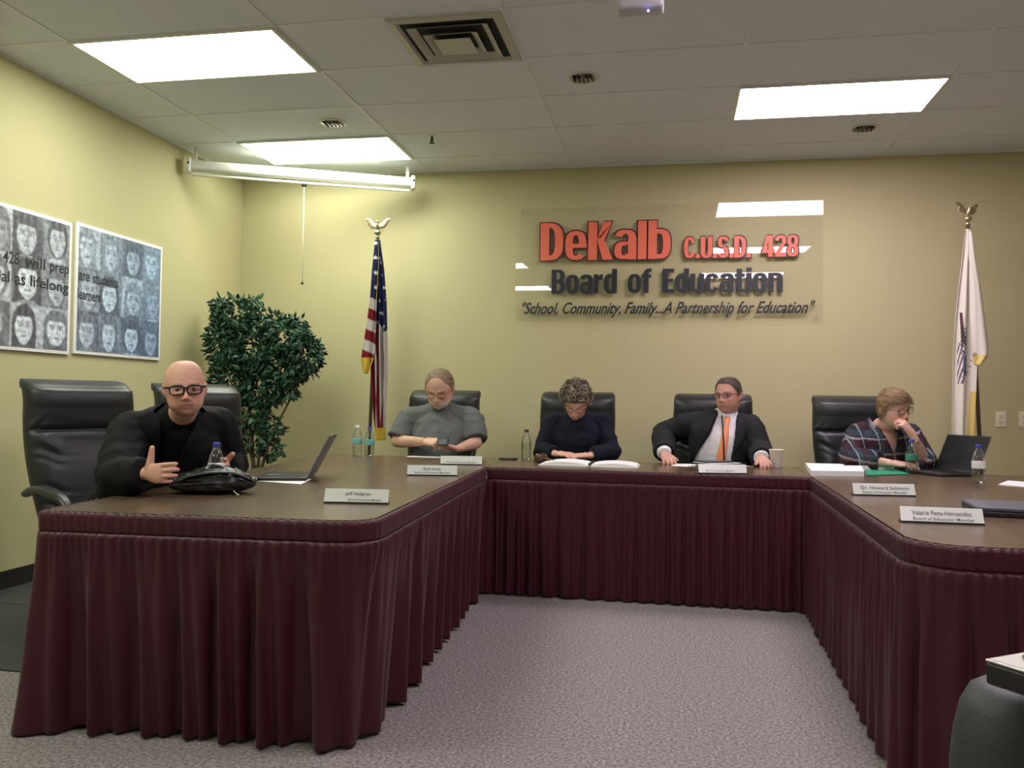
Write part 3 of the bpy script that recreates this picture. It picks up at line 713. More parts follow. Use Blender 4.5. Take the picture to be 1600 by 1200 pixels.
# ------------------------------------------------------------------ people
def frame(fwd, up=(0, 0, 1)):
    f = nrm(fwd); r = nrm(np.cross(f, up)); u = np.cross(r, f); return np.array([r, f, u])      # rows right, forward, up
def rot(f, yaw=0, pitch=0, roll=0):
    """turn a frame: yaw + to own left, pitch + up, roll + head tilts to own right"""
    r, fw, u = f; c, s = math.cos(yaw), math.sin(yaw); fw, r = fw*c - r*s, r*c + fw*s
    c, s = math.cos(pitch), math.sin(pitch); fw, u = fw*c+u*s, u*c-fw*s
    c, s = math.cos(roll), math.sin(roll); u, r = u*c+r*s, r*c-u*s
    return np.array([r, fw, u])
def head_surface(D, o=None):
    """unit directions (n,3: right, forward, up) -> head points in metres, with sculpted features"""
    o = o or {}
    x, y, z = D[:, 0], D[:, 1], D[:, 2]
    q_ = np.clip(1-np.abs(z)**2.7, 1e-6, 1)**(1/2.7)/np.sqrt(np.clip(1-z*z, 1e-6, 1)); P = np.stack([x*.076*q_, y*.095*q_, z*.117], 1)
    t = np.clip(-P[:, 2]/.118, 0, 1)
    P[:, 0] *= (1-.21*t**1.3)*o.get('wide', 1.0)
    P[:, 0] *= 1+.05*np.exp(-((P[:, 2]-.045)/.05)**2)
    back = (P[:, 1] < 0); P[:, 1] = np.where(back, P[:, 1]*(1-.45*t**1.2), P[:, 1])
    P[:, 1] += .006*t*(~back)
    fr = np.clip(y, 0, 1)
    g = lambda cx, cz, sx, sz: np.exp(-((np.abs(P[:, 0])-cx)/sx)**2-((P[:, 2]-cz)/sz)**2)*np.clip(fr*2.2, 0, 1)
    d = np.zeros(len(P))
    d += .006*g(.028, .020, .020, .009); d -= .013*g(.031, .000, .017, .012); d += .005*g(.045, -.030, .018, .018)
    d += .003*g(.031, .001, .011, .006)
    X, Z = P[:, 0], P[:, 2]
    nose_h = np.interp(Z, [-.050, -.042, -.036, -.010, .008, .02], [0, .017, .025, .013, .005, 0])
    nose_w = np.interp(Z, [-.050, -.036, -.010, .01], [.014, .0125, .0085, .009])
    d += nose_h*np.exp(-(X/nose_w)**2)*(fr > .3)
    d += .006*g(.014, -.038, .006, .007)
    d += .006*g(0, -.060, .024, .006)+.006*g(0, -.073, .020, .007)-.004*g(0, -.0665, .026, .0025)-.003*g(0, -.084, .02, .006)+.008*g(0, -.100, .02, .013)
    d += .004*g(.024, -.055, .008, .02)
    if o.get('jowl'): d += o['jowl']*g(.045, -.075, .02, .025); P[:, 0] += np.sign(P[:, 0])*o['jowl']*np.exp(-((P[:, 2]+.07)/.03)**2)*np.clip(np.abs(x)*1.5, 0, 1)
    if o.get('beard'): d += o['beard']*np.exp(-((P[:, 2]+.085)/.032)**2)*np.clip(fr*1.6, 0, 1); P[:, 2] -= o['beard']*t**3
    P[:, 1] += d
    return P
def dirs(nl=90, nm=110):
    th = np.linspace(0.02, PI-.02, nl); ph = np.linspace(0, 2*PI, nm, endpoint=False)
    T, Ph = np.meshgrid(th, ph, indexing='ij'); return np.stack([np.sin(T)*np.cos(Ph), np.sin(T)*np.sin(Ph), np.cos(T)], -1), nl, nm
def add_head(mb, Hc, Fr, sc, o):
    D, nl, nm = dirs(); P = head_surface(D.reshape(-1, 3), o)*sc
    W = P @ Fr + Hc; G = W.reshape(nl, nm, 3); off = len(mb.v); mb.grid(G, closed_u=True)
    mb._add(G[0], [tuple(range(nm))]); mb._add(G[-1], [tuple(range(nm))])
    for s_ in (-1, 1):     # ears: rim, lobe
        c = Hc+V(s_*.077*o.get('wide', 1), -.008, -.006) @ Fr*sc
        ax = np.array([Fr[0]*s_*.95-Fr[1]*.3, Fr[1]*.95+Fr[0]*s_*.3, Fr[2]])
        ax = np.array([nrm(a) for a in ax]); mb.ball(c, (.009*sc, .018*sc, .031*sc), ax, 14)
        mb.ball(c+(V(s_*.006, -.008, .006) @ Fr)*sc, (.008*sc, .012*sc, .024*sc), ax, 12)
def add_hand(mb, w_, d, n, thumb, curl=(.3, .4, .4, .45), tcurl=.3, sc=1.0, spread=.10, tdir=None):
    """w_ wrist, d finger direction, n palm normal (fingers curl towards it), thumb +1/-1: thumb along cross(d, n)*thumb"""
    d = nrm(d); n = nrm(n-d*np.dot(n, d)); l = np.cross(d, n)*thumb
    mb.sweep([w_-d*.03*sc, w_, w_+d*.03*sc, w_+d*.06*sc, w_+d*.086*sc], [(.026*sc, .020*sc), (.028*sc, .019*sc), (.036*sc, .018*sc), (.041*sc, .016*sc), (.039*sc, .013*sc)], up=n, n=16, k=3)
    for i, (o_, ln, r) in enumerate(((.031, .072, .0092), (.011, .080, .0095), (-.010, .074, .0092), (-.030, .060, .0082))):
        b = w_+d*(.080-(.008 if i == 3 else 0))*sc+l*o_*sc; c = curl[i]; fd = nrm(d+l*spread*(1.2-i*.9)); P = [b-fd*.015*sc, b]; a = c*.55
        for k, f in enumerate((.46, .30, .24)):
            dd = fd*math.cos(a)+n*math.sin(a); P.append(P[-1]+dd*ln*f*sc); a += c
        mb.sweep(P, [r*sc*1.05, r*sc*1.1, r*sc, r*sc*.92, r*sc*.8], up=l, n=10, k=3)
    td = nrm(d*.82+l*.52+n*.2) if tdir is None else nrm(tdir)
    b = w_+d*.012*sc+l*.022*sc; P = [b, b+td*.033*sc]; a = tcurl
    dd = nrm(td*math.cos(a)+d*math.sin(a)); P.append(P[-1]+dd*.027*sc); dd = nrm(td*math.cos(a*1.7)+d*math.sin(a*1.7)); P.append(P[-1]+dd*.022*sc)
    mb.sweep(P, [.019*sc, .0145*sc, .0125*sc, .0105*sc], up=n, n=10, k=3)
def fold(me, amp, scale, seed=0, stretch=(1, 1, 1)):
    v = getv(me); n = getn(me); d = np.empty(len(v))
    for i in range(len(v)):
        p = Vector((v[i, 0]*stretch[0], v[i, 1]*stretch[1], v[i, 2]*stretch[2]))*scale+Vector((seed*3.1, seed, 0))
        a = noise.noise(p); d[i] = (1-abs(a)*2.6)*.6+noise.noise(p*2.3)*.4
    v += n*(d*amp)[:, None]; me.vertices.foreach_set('co', v.astype(np.float32).ravel()); me.update(); return me
def torso(mb, S, inf=0.0, low=True, upto=1.0, sh_r=.055):
    f = S['F']; fat = S.get('fat', 0)
    P = [S['pel'], S['pel']*.62+S['chest']*.38, S['chest'], S['neck']*.55+S['chest']*.45, S['neck']*.88+S['chest']*.12, S['neck']]
    R = [(.165+fat+inf, .125+fat*.5+inf), (.150+fat*1.5+inf, .120+fat*1.6+inf), (.168+fat+inf, .118+fat+inf), (.172+fat*.6+inf, .098+fat*.3+inf), (.11+inf, .078+inf), (.068+inf*.7, .062+inf*.7)]
    if not low: P = P[1:]; R = R[1:]
    mb.sweep(P, R, up=f, n=28, k=5, cap='round', power=2.25)
    m = (S['shR']+S['shL'])/2
    mb.sweep([S['shR'], S['shR']*.5+S['neck']*.5+(m-S['neck'])*.28, m+(S['neck']-m)*.75, S['shL']*.5+S['neck']*.5+(m-S['neck'])*.28, S['shL']], [sh_r+inf, sh_r*1.05+inf, sh_r*1.1+inf, sh_r*1.05+inf, sh_r+inf], n=16, k=4)
def arm(mb, S, s_, inf=0.0, cut=1.0, cap='round', r=(.054, .046, .043, .030), trim=0.0):
    """cut: 0..1 shoulder to elbow, 1..2 elbow to wrist"""
    A, B, W_ = S['sh'+s_], S['el'+s_], S['wr'+s_]; k = S.get('arm', 1.0)
    P = [A, A*.5+B*.5, B]; R = [r[0]*k+inf, r[1]*k*1.03+inf, r[2]*k+inf]
    if cut <= 1.0: P = [A, A*(1-cut*.5)+B*cut*.5, A*(1-cut)+B*cut]; mb.sweep(P, R, n=18, k=3, cap=cap); return
    mb.sweep(P, R, n=18, k=3, cap='round')
    q = cut-1; E = B*(1-q)+W_*q; rr = r[2]*(1-q)+r[3]*q
    mb.sweep([B, B*.65+E*.35, E], [r[2]*k+inf, r[2]*k*1.02+inf, rr*k+inf], n=18, k=3, cap=cap)
    if cut > 1.9 or cap == 'round': pass
def legs(mb, S, inf=0.0, full=True):
    f = nrm(S['F']*V(1, 1, 0)); r = np.cross(f, V(0, 0, 1)); ps = S['pel']
    for s_ in (1, -1):
        hip = ps+r*s_*.095-V(0, 0, .03); kn = V(*(ps+f*.43+r*s_*.14)); kn[2] = .535; an = V(*(kn+f*.02)); an[2] = .10
        mb.sweep([hip, hip*.5+kn*.5, kn], [.088+inf, .078+inf, .06+inf], n=16, k=3)
        mb.sweep([kn, kn*.6+an*.4, an], [.058+inf, .054+inf, (.036 if not inf else .05)+inf], n=16, k=3, cap='round' if not inf else 'flat')
        if not inf: mb.sweep([an+V(0, 0, -.02)-f*.03, an-V(0, 0, .055)+f*.06, an-V(0, 0, .07)+f*.15], [(.03, .035), (.038, .028), (.036, .018)], n=12, k=3)
    return
def skin_cols(v, S, base, o):
    L = (v-S['head']) @ np.linalg.inv(S['HF'])/S['hs']     # local head coords (right, fwd, up)
    n = len(v); c = np.tile(np.array(base), (n, 1)); x, y, z = np.abs(L[:, 0]), L[:, 1], L[:, 2]; fr = (y > .02)
    hd = (np.abs(z) < .14) & (x < .11) & (np.abs(y) < .14)
    def mix(mask, col, a): 
        nonlocal c
        a = (np.asarray(mask, float)*a)[:, None]; c = c*(1-a)+np.array(col)*a
    G = lambda cx, cz, sx, sz: np.exp(-((x-cx)/sx)**2-((z-cz)/sz)**2)*fr
    red = (base[0]*1.02, base[1]*.72, base[2]*.68)
    mix(G(.042, -.032, .022, .02), red, .45); mix(G(0, -.034, .014, .014), red, .5); mix(hd & (x > .072), red, .35)
    mix(G(0, -.066, .024, .008), (base[0]*.75, base[1]*.38, base[2]*.38), .75); mix(G(0, -.0665, .026, .002), (.09, .02, .02), .8)
    mix(G(.030, -.013, .016, .006), (base[0]*.7, base[1]*.55, base[2]*.5), .4)
    br = o.get('brow', (.10, .06, .04)); mix(G(.031, .0215-.0, .017, .0045), br, o.get('browa', .8))
    if o.get('lids'): mix(G(.031, -.004, .014, .0022), (.05, .025, .02), .8)
    if o.get('stubble'):
        st, a = o['stubble']; m = np.clip(((-z-.045)/.03), 0, 1)*(y > -.02)*hd; m = np.maximum(m, G(0, -.052, .03, .005)); m = m*(1-.9*G(0, -.068, .018, .006)); mix(np.clip(m, 0, 1), st, a)
    if o.get('scalp'):
        sc_, a = o['scalp']; hl = np.where(y > .02, .078-.9*np.maximum(0, x-.045), -.01); mix(hd & (z > hl), sc_, a)
    k = 1+.05*np.sin(v[:, 0]*170)*np.sin(v[:, 1]*190)*np.sin(v[:, 2]*180); return np.clip(c*k[:, None], 0, 1)
def person(name_label, S, o, hands, sleeve):
    root = thing('person', name_label, 'person', (S['pel'][0], S['pel'][1], 0))
    RO = V(S['pel'][0], S['pel'][1], 0)
    S['root'] = root; S['RO'] = RO
    mb = MB(); S['hs'] = o.get('hs', 1.0)
    add_head(mb, S['head'], S['HF'], S['hs'], o)
    nb = S['head']+(V(0, -.022, -.075) @ S['HF'])*S['hs']
    mb.sweep([S['neck']*.8+S['chest']*.2, S['neck'], nb*.5+S['neck']*.5, nb, nb+S['HF'][2]*.03], [.072, .062, .056, .055, .045], n=18, k=3)
    torso(mb, S, 0.0); legs(mb, S, -.012)
    for s_ in 'RL':
        arm(mb, S, s_, -.004, 2.0, r=(.050, .043, .040, .027))
        hd = dict(hands[s_]); d = nrm(hd.pop('d')); add_hand(mb, S['wr'+s_]+d*.012, d, V(*hd.pop('n')), hd.pop('thumb'), **hd)
    me = remesh(mb, .0040, 1, .5); v = getv(me); setcol(me, skin_cols(v, S, o['skin'], o))
    link('body', me, 'skin', root, RO)
    if o.get('eyes', True):
        for s_ in (-1, 1):
            e = MB(); cen = S['head']+(V(s_*.031, .0722+o.get('eyeo', 0), -.0005) @ S['HF'])*S['hs']; gz = nrm(V(o.get('gaze', 0), 1, o.get('gazez', 0)) @ S['HF'])
            A = frame(gz, S['HF'][2]); e.col = (.62, .58, .55)
            e.ball(cen, (.0118*S['hs'], .0085*S['hs'], .0118*S['hs']), np.array([A[0], A[2], A[1]]), 24)
            cc = []
            for p in e.v:
                q = nrm(np.array(p)-cen) @ gz; up_ = nrm(np.array(p)-cen) @ A[2]; cc.append(tuple(np.array(o['skin'])*.62) if up_ > .42 else (.01, .01, .01) if q > .955 else (.07, .05, .035) if q > .80 else (.38, .33, .30))
            e.c = cc; part('eye', e, 'skin', root, off=RO)
    tr = MB(); legs(tr, S, .012); tr.sweep([S['pel']-V(0, 0, .02), S['pel']+(S['chest']-S['pel'])*.25], [(.175+S.get('fat', 0), .135+S.get('fat', 0)*.7)]*2, up=S['F'], n=24, k=2)
    link('trousers', remesh(tr, .010, 3), 'trouser_cloth', root, RO)
    f = nrm(S['F']*V(1, 1, 0)); r = np.cross(f, V(0, 0, 1))
    for s_ in (1, -1):
        kn = S['pel']+f*.45+r*s_*.14; a = V(kn[0], kn[1], 0)
        sh = MB(); sh.sweep([a-f*.06+V(0, 0, .06), a+V(0, 0, .062), a+f*.08+V(0, 0, .045), a+f*.19+V(0, 0, .032)], [(.036, .05), (.042, .055), (.047, .04), (.036, .026)], n=16, k=3)
        sh.v = [(p[0], p[1], max(p[2], .004)) for p in sh.v]; part('shoe', sh, 'shoe_leather', root, off=RO)
    return root
def garment(name, S, m, inf, cut=2.0, amp=.004, scale=14, voxel=.006, keep=None, solid=None, seed=1, cols=None, low=True, label=None, sm=11, extra=None, armr=(.056, .050, .046, .036)):
    mb = MB(); torso(mb, S, inf, low)
    if isinstance(cut, (int, float)): cut = {'R': cut, 'L': cut}
    for s_ in 'RL': arm(mb, S, s_, inf*.8, cut[s_], 'flat', r=armr)
    if extra: extra(mb)
    me = remesh(mb, voxel, sm); fold(me, amp, scale, seed)
    if cols is not None: setcol(me, cols(getv(me)))
    if keep is not None:
        bm = bmesh.new(); bm.from_mesh(me); v = getv(me); kp = keep(v)
        bmesh.ops.delete(bm, geom=[x for x in bm.verts if not kp[x.index]], context='VERTS'); bm.to_mesh(me); bm.free()
    o = link(name, me, m, S['root'], S['RO'])
    if solid: md = o.modifiers.new('solid', 'SOLIDIFY'); md.thickness = solid; md.offset = 1
    if label: o['label'] = label
    return o
def collar_ring(name, S, m, r=.066, h=.02, rad=.010, tilt=0.25, drop=0.0, fy=.0):
    A = nrm((S['head']-S['neck'])*.5+nrm(S['neck']-S['chest'])*.05); F = nrm(S['F']-A*np.dot(S['F'], A)); Rr = np.cross(F, A)
    P = []; c = S['neck']+A*(h-drop)+F*fy
    for i in range(25):
        a = 2*PI*i/24; P.append(c+Rr*math.cos(a)*r+F*math.sin(a)*r*.95-A*tilt*r*math.sin(a))
    mb = MB(); mb.sweep(P, [(rad*.55, rad)]*25, up=A, n=10, k=1, cap='flat'); return part(name, mb, m, S['root'], off=S['RO'])
def glasses(S, m, rim=.0022, w_=.030, h=.019, label=None, sq=3.2):
    H_, Fr, s = S['head'], S['HF'], S['hs']; g_ = MB(); T_ = lambda x, y, z: H_+(V(x, y, z) @ Fr)*s
    for sg in (-1, 1):
        P = []
        for i in range(25):
            a = 2*PI*i/24; c_, s_ = math.cos(a), math.sin(a)
            P.append(T_(sg*.034+w_*.95*math.copysign(abs(c_)**(2/sq), c_), .105-.010*abs(c_ if sg*c_ > 0 else 0), -.002+h*math.copysign(abs(s_)**(2/sq), s_)))
        g_.sweep(P, [rim]*25, n=8, k=1, cap='flat')
        g_.sweep([T_(sg*(.034+w_*.97), .096, .010), T_(sg*.078, .075, .010), T_(sg*.085, .0, .008), T_(sg*.084, -.02, -.004)], [(rim*.8, rim*1.3)]*4, n=8, k=3)
    g_.sweep([T_(-.008, .105, .004), T_(0, .109, .008), T_(.008, .105, .004)], [rim*1.1]*3, n=8, k=3)
    o = part('eyeglasses', g_, m, S['root'], off=S['RO'])
    for sg in (-1, 1):
        l = MB(); P = [T_(sg*.034+w_*.9*math.copysign(abs(math.cos(a))**(2/sq), math.cos(a)), .1045-.008*max(0, math.cos(a)*sg), -.002+h*.95*math.copysign(abs(math.sin(a))**(2/sq), math.sin(a))) for a in [2*PI*i/24 for i in range(24)]]
        l._add(P, [tuple(range(24))]); part('lens', l, 'spectacle_lens', o, off=S['RO'])
    return o
def hair_cap(S, o, region, thick, strands, length, cols, comb=(0, .2, -1), jit=.5, seed=3, wid=.0022, lift=.5):
    """region(az, z): True where hair grows (az from front in degrees)"""
    rs = np.random.RandomState(seed); D, nl, nm = dirs(100, 140); P = head_surface(D.reshape(-1, 3), o); H_, Fr, s = S['head'], S['HF'], S['hs']
    az = np.abs(np.degrees(np.arctan2(P[:, 0], P[:, 1]))); k = region(az, P[:, 2]).reshape(nl, nm)
    N = P/np.array([.077, .096, .118])**2; N /= np.linalg.norm(N, axis=1)[:, None]
    nz = np.array([noise.noise(Vector(p)*45) for p in P]); Q = P+N*(thick*(1+.35*nz))[:, None]
    W = (Q @ Fr)*s+H_; mb = MB(); idx = {}
    cl = np.array(cols)
    def vid(i):
        if i not in idx: idx[i] = len(mb.v); mb.v.append(tuple(W[i])); mb.c.append(tuple(cl[0]*(1+.3*nz[i])))
        return idx[i]
    for j in range(nl-1):
        for i in range(nm):
            q = [(j, i), (j+1, i), (j+1, (i+1) % nm), (j, (i+1) % nm)]
            if all(k[a, b] for a, b in q): mb.f.append(tuple(vid(a*nm+b) for a, b in q))
    kk = np.where(k.ravel())[0]; wgt = np.sin(np.arccos(np.clip(D.reshape(-1, 3)[kk, 2], -1, 1)))+1e-4; pick = rs.choice(kk, strands, p=wgt/wgt.sum())
    cb = nrm(np.array(comb))
    for i in pick:
        p = P[i]+N[i]*thick*.6; c = cl[rs.randint(len(cl))]*rs.uniform(.75, 1.25)
        d = nrm(N[i]*lift+cb*1.0*(1)+rs.normal(0, jit, 3)*.5); d = nrm(d-N[i]*min(0, np.dot(d, N[i])-.12)*1.0); side = nrm(np.cross(d, N[i]))*wid; ln = length*rs.uniform(.6, 1.3); pts = []
        for q in range(4):
            pts.append(p.copy()); p = p+d*ln/3; d = nrm(d+cb*.25-N[i]*.12)
        base = len(mb.v)
        for q, pp in enumerate(pts):
            wv = side*(1-q/3.4); 
            for z_ in (-1, 1): mb.v.append(tuple(((pp+wv*z_) @ Fr)*s+H_)); mb.c.append(tuple(c))
            mb.v.append(tuple(((pp+N[i]*wid*.8*(1-q/3.2)) @ Fr)*s+H_)); mb.c.append(tuple(c*1.1))
        for q in range(3):
            a = base+q*3; mb.f += [(a, a+1, a+4, a+3), (a+1, a+2, a+5, a+4), (a+2, a, a+3, a+5)]
    me = mb.mesh('hair'); return link('hair', me, 'hair', S['root'], S['RO'])
def chest_coords(v, S):
    U = nrm(S['neck']-S['chest']); F = nrm(S['F']-U*np.dot(S['F'], U)); R_ = np.cross(F, U); q = v-S['neck']; return q @ R_, q @ F, q @ U

# --- bald person in black at the left table
YH = 3.22
S1 = dict(pel=V(-2.48, 3.50, .56), chest=at(263, 722, 3.42), F=nrm(V(.50, -.86, 0)))
S1['head'] = at(289, 607, YH); S1['neck'] = at(280, 655, 3.31)
S1['shR'] = at(202, 676, 3.20); S1['shL'] = at(338, 666, 3.50)
S1['elR'] = at(180, 752, 3.0); S1['wrR'] = at(228, 740, 2.94)
S1['elL'] = at(362, 716, 3.66); S1['wrL'] = at(349, 724, 3.44)
S1['wrR'][2] = max(S1['wrR'][2], .80); S1['elR'][2] = .80; S1['elL'][2] = .815; S1['wrL'][2] = .815
S1['HF'] = rot(frame(-S1['head']*V(1, 1, 0)+V(.12, 0, 0)), 0, -.05, .07)
o1 = dict(skin=(.66, .37, .27), jowl=.006, wide=1.0, hs=1.0, brow=(.20, .12, .08), gaze=0, stubble=((.30, .22, .19), .25), browa=.5)
person('bald person in black jacket and dark-framed glasses gesturing with both hands', S1, o1, {
 'R': dict(d=V(.80, -.35, .06), n=V(.35, .93, .0), thumb=1, curl=(.60, .70, .78, .85), tdir=V(.22, -.1, 1), tcurl=-.05, spread=.07, sc=.97),
 'L': dict(d=V(.62, -.76, .12), n=V(-.78, -.6, -.1), thumb=-1, curl=(.35, .4, .5, .6), tdir=V(.7, -.3, .6), tcurl=.2, spread=.12)}, 2)
garment('shirt', S1, 'black_shirt', .016, {'R': .3, 'L': .3}, amp=.002, seed=2)
def k1(v):
    x, f, u = chest_coords(v, S1); return ~((f > .0) & (f < .155) & (np.abs(x) < np.interp(u, [-.30, -.02, .06], [.030, .050, .075])) & (u < .12) & (u > -.25)) & ~((u > .035) & (np.hypot(x, f) < .11))
garment('jacket', S1, 'black_cloth', .026, 1.93, amp=.010, scale=11, keep=k1, solid=.004, seed=5, armr=(.062, .056, .052, .040))
collar_ring('collar', S1, 'black_cloth', r=.080, rad=.020, h=-.005, tilt=.35)
glasses(S1, 'lens_frame_dark', .0036, .029, .018)

# --- person in grey t-shirt looking at a phone
x = CX[0]
S2 = dict(pel=V(x+.06, 5.86, .56), chest=at(691, 688, 5.80), F=nrm(V(0.0, -1, .05)), fat=.035, arm=1.12)
S2['neck'] = at(690, 641, 5.80); S2['head'] = at(687, 607, 5.70)
S2['shR'] = at(641, 652, 5.80); S2['shL'] = at(737, 652, 5.80); S2['elR'] = at(620, 690, 5.70); S2['elL'] = at(744, 692, 5.70)
S2['wrR'] = at(661, 690, 5.53); S2['wrL'] = at(716, 701, 5.53)
S2['HF'] = rot(frame(V(.02, -1, 0)), 0, -.48, 0)
o2 = dict(skin=(.60, .37, .26), jowl=.006, wide=1.06, hs=1.12, beard=.008, brow=(.22, .16, .12), lids=True, eyes=False, stubble=((.62, .57, .50), .9), browa=.5)
person('person in grey t-shirt with short grey beard looking down at a phone', S2, o2, {
 'R': dict(d=V(.93, -.25, -.02), n=V(.1, .5, -.85), thumb=1, curl=(.35, .8, .9, .95), tcurl=.2, sc=.98),
 'L': dict(d=V(-.93, -.30, .0), n=V(0, .25, .95), thumb=-1, curl=(.45, .5, .5, .5), tcurl=.5, sc=.98)}, 1)
garment('t_shirt', S2, 'grey_tee', .017, .88, amp=.010, scale=10, seed=3, armr=(.064, .062, .062, .05), label='heather grey short-sleeved t-shirt')
collar_ring('neckband', S2, 'grey_tee', r=.070, rad=.009, h=-.002)
glasses(S2, 'lens_frame_thin', .0014, .027, .014)
hair_cap(S2, o2, lambda az, z: (z > np.interp(az, [0, 25, 40, 62, 80, 180], [.106, .098, .070, .040, -.01, -.055])), .0028, 1700, .020, [(.20, .14, .085), (.28, .21, .13), (.15, .10, .06), (.32, .26, .19)], comb=(0, -.9, -.3), jit=.3)

# --- person with tousled curly hair writing
x = CX[1]
S3 = dict(pel=V(x, 5.86, .56), chest=at(903, 694, 5.76), F=nrm(V(0, -1, .0)), arm=.95)
S3['neck'] = at(902, 652, 5.74); S3['head'] = at(900, 628, 5.60)
S3['shR'] = at(865, 662, 5.76); S3['shL'] = at(940, 662, 5.76); S3['elR'] = at(846, 705, 5.66); S3['elL'] = at(957, 706, 5.64)
S3['wrR'] = at(869, 704, 5.48); S3['wrL'] = at(921, 713, 5.48); S3['wrR'][2] = .795; S3['wrL'][2] = .79
S3['HF'] = rot(frame(V(.0, -1, 0)), 0, -.62, -.05)
o3 = dict(skin=(.62, .35, .25), hs=.98, wide=.96, lids=True, eyes=False, brow=(.14, .10, .07))
person('person in dark navy sweater with tousled curly grey-brown hair reading papers', S3, o3, {
 'R': dict(d=V(.92, -.35, .0), n=V(.1, .2, -1), thumb=1, curl=(.4, .5, .55, .6), sc=.9),
 'L': dict(d=V(-.93, -.32, -.02), n=V(0, .2, -1), thumb=-1, curl=(.4, .5, .55, .6), sc=.9)}, 2)
garment('sweater', S3, 'navy_knit', .019, 1.9, amp=.009, scale=11, seed=7)
collar_ring('neckband', S3, 'navy_knit', r=.074, rad=.011, h=-.006)
o = collar_ring('shirt_collar', S3, 'white_shirt', r=.062, rad=.011, h=.006, tilt=.3); o['label'] = 'white shirt collar above the sweater'
glasses(S3, 'lens_frame_thin', .0017, .027, .015)
hair_cap(S3, o3, lambda az, z: (z > np.interp(az, [0, 45, 70, 100, 180], [.055, .045, .0, -.03, -.07])), .012, 900, .03, [(.08, .065, .05), (.25, .21, .16), (.05, .04, .03)], comb=(0, -.2, .3), jit=1.2, lift=1.0)
def curls(S, o, region, n, seed, cols):
    rs = np.random.RandomState(seed); D = rs.normal(size=(n*4, 3)); D /= np.linalg.norm(D, axis=1)[:, None]; P = head_surface(D, o); az = np.abs(np.degrees(np.arctan2(P[:, 0], P[:, 1]))); ok = region(az, P[:, 2]); P = P[ok][:n]; D = D[ok][:n]
    mb = MB()
    for p, d in zip(P, D):
        mb.col = tuple(np.array(cols[rs.randint(len(cols))])*rs.uniform(.7, 1.3)); a = nrm(np.cross(d, rs.normal(size=3))); b = np.cross(d, a); r = rs.uniform(.009, .015); ph = rs.uniform(0, 6.3); L_ = rs.uniform(.018, .042); pts = []
        for k in range(10):
            t_ = k/9; q = p+d*(.006+L_*t_)+(a*math.cos(ph+9*t_)+b*math.sin(ph+9*t_))*r*(.4+t_)+V(0, -.01, .004)*t_; pts.append((q @ S['HF'])*S['hs']+S['head'])
        mb.sweep(pts, [.0044]*3+[.0042, .004, .0038, .0035, .0032, .0026, .0016], n=5, k=1)
    mb.col = None; return part('hair_curls', mb, 'hair', S['root'], off=S['RO'])
curls(S3, o3, lambda az, z: (z > np.interp(az, [0, 45, 70, 100, 180], [.062, .05, .01, -.02, -.04])), 520, 5, [(.06, .045, .03), (.13, .10, .065), (.20, .16, .11), (.34, .29, .21)])
wt = MB(); wp = S3['wrL']*.9+S3['elL']*.1; A_ = nrm(S3['wrL']-S3['elL']); b_ = nrm(np.cross(A_, V(0, 0, 1))); c_ = np.cross(A_, b_)
wt.sweep([wp+(b_*math.cos(a)+c_*math.sin(a))*.030 for a in [2*PI*i/20 for i in range(21)]], [(.003, .008)]*21, up=A_, n=8, k=1, cap='flat'); part('wrist_watch', wt, 'black_plastic', S3['root'], off=S3['RO'])

# --- person in dark suit and orange tie
x = CX[2]
S4 = dict(pel=V(x+.06, 5.88, .56), chest=at(1127, 692, 5.82), F=nrm(V(.08, -1, .05)), fat=.012)
S4['neck'] = at(1134, 650, 5.82); S4['head'] = at(1138, 619, 5.79)
S4['shR'] = at(1079, 664, 5.86); S4['shL'] = at(1172, 668, 5.80); S4['elR'] = at(1037, 677, 5.98); S4['elL'] = at(1188, 706, 5.72)
S4['wrR'] = at(1039, 708, 5.74); S4['wrL'] = at(1190, 712, 5.52); S4['wrL'][2] = .80; S4['wrR'] = V(at(1038, 708, 5.62)[0], 5.62, .80)
S4['HF'] = rot(frame(V(.12, -1, 0)), -.62, .02, .03)
o4 = dict(skin=(.56, .30, .225), hs=1.02, brow=(.10, .06, .04), gaze=-.5, jowl=.003, wide=.97, eyeo=.001, stubble=((.34, .20, .15), .3))
person('person in dark suit, white shirt and orange tie glancing sideways', S4, o4, {
 'R': dict(d=V(.25, -.93, -.22), n=V(.1, .1, -1), thumb=1, curl=(.4, .45, .5, .55), sc=1.0),
 'L': dict(d=V(.15, -.95, -.18), n=V(0, .2, -1), thumb=-1, curl=(.6, .7, .75, .8), sc=1.0)}, 2)
garment('dress_shirt', S4, 'white_shirt', .014, {'R': 1.98, 'L': 1.98}, amp=.003, scale=16, seed=2, armr=(.048, .042, .038, .036))
def open4(x, u): return (x > np.interp(u, [-.40, -.12, .0, .05], [-.055, -.058, -.055, -.065])) & (x < np.interp(u, [-.42, -.30, -.10, .0, .05], [.205, .165, .085, .062, .065]))
def k4(v):
    x, f, u = chest_coords(v, S4); return ~((f > .0) & open4(x, u) & (u < .10)) & ~((u > .03) & (np.hypot(x, f) < .105))
garment('suit_jacket', S4, 'suit_cloth', .027, 1.88, amp=.009, scale=10, keep=k4, solid=.004, seed=9, armr=(.064, .056, .052, .042))
U4 = nrm(S4['neck']-S4['chest']); F4 = nrm(S4['F']-U4*np.dot(S4['F'], U4)); R4 = np.cross(F4, U4)
def t4(x, f, u): return S4['neck']+R4*x+F4*f+U4*u
def on_front(S, x, u, R_, F_, U_, ob):
    """distance forward of the outermost garment below (ray cast on the given object)"""
    inv = Vector(S['RO']); o_ = Vector(S['neck']+R_*x+U_*u+F_*.6)-inv; hit, loc, nn, _ = ob.ray_cast(o_, Vector(-F_)); return (.6-(loc-o_).length) if hit else .1
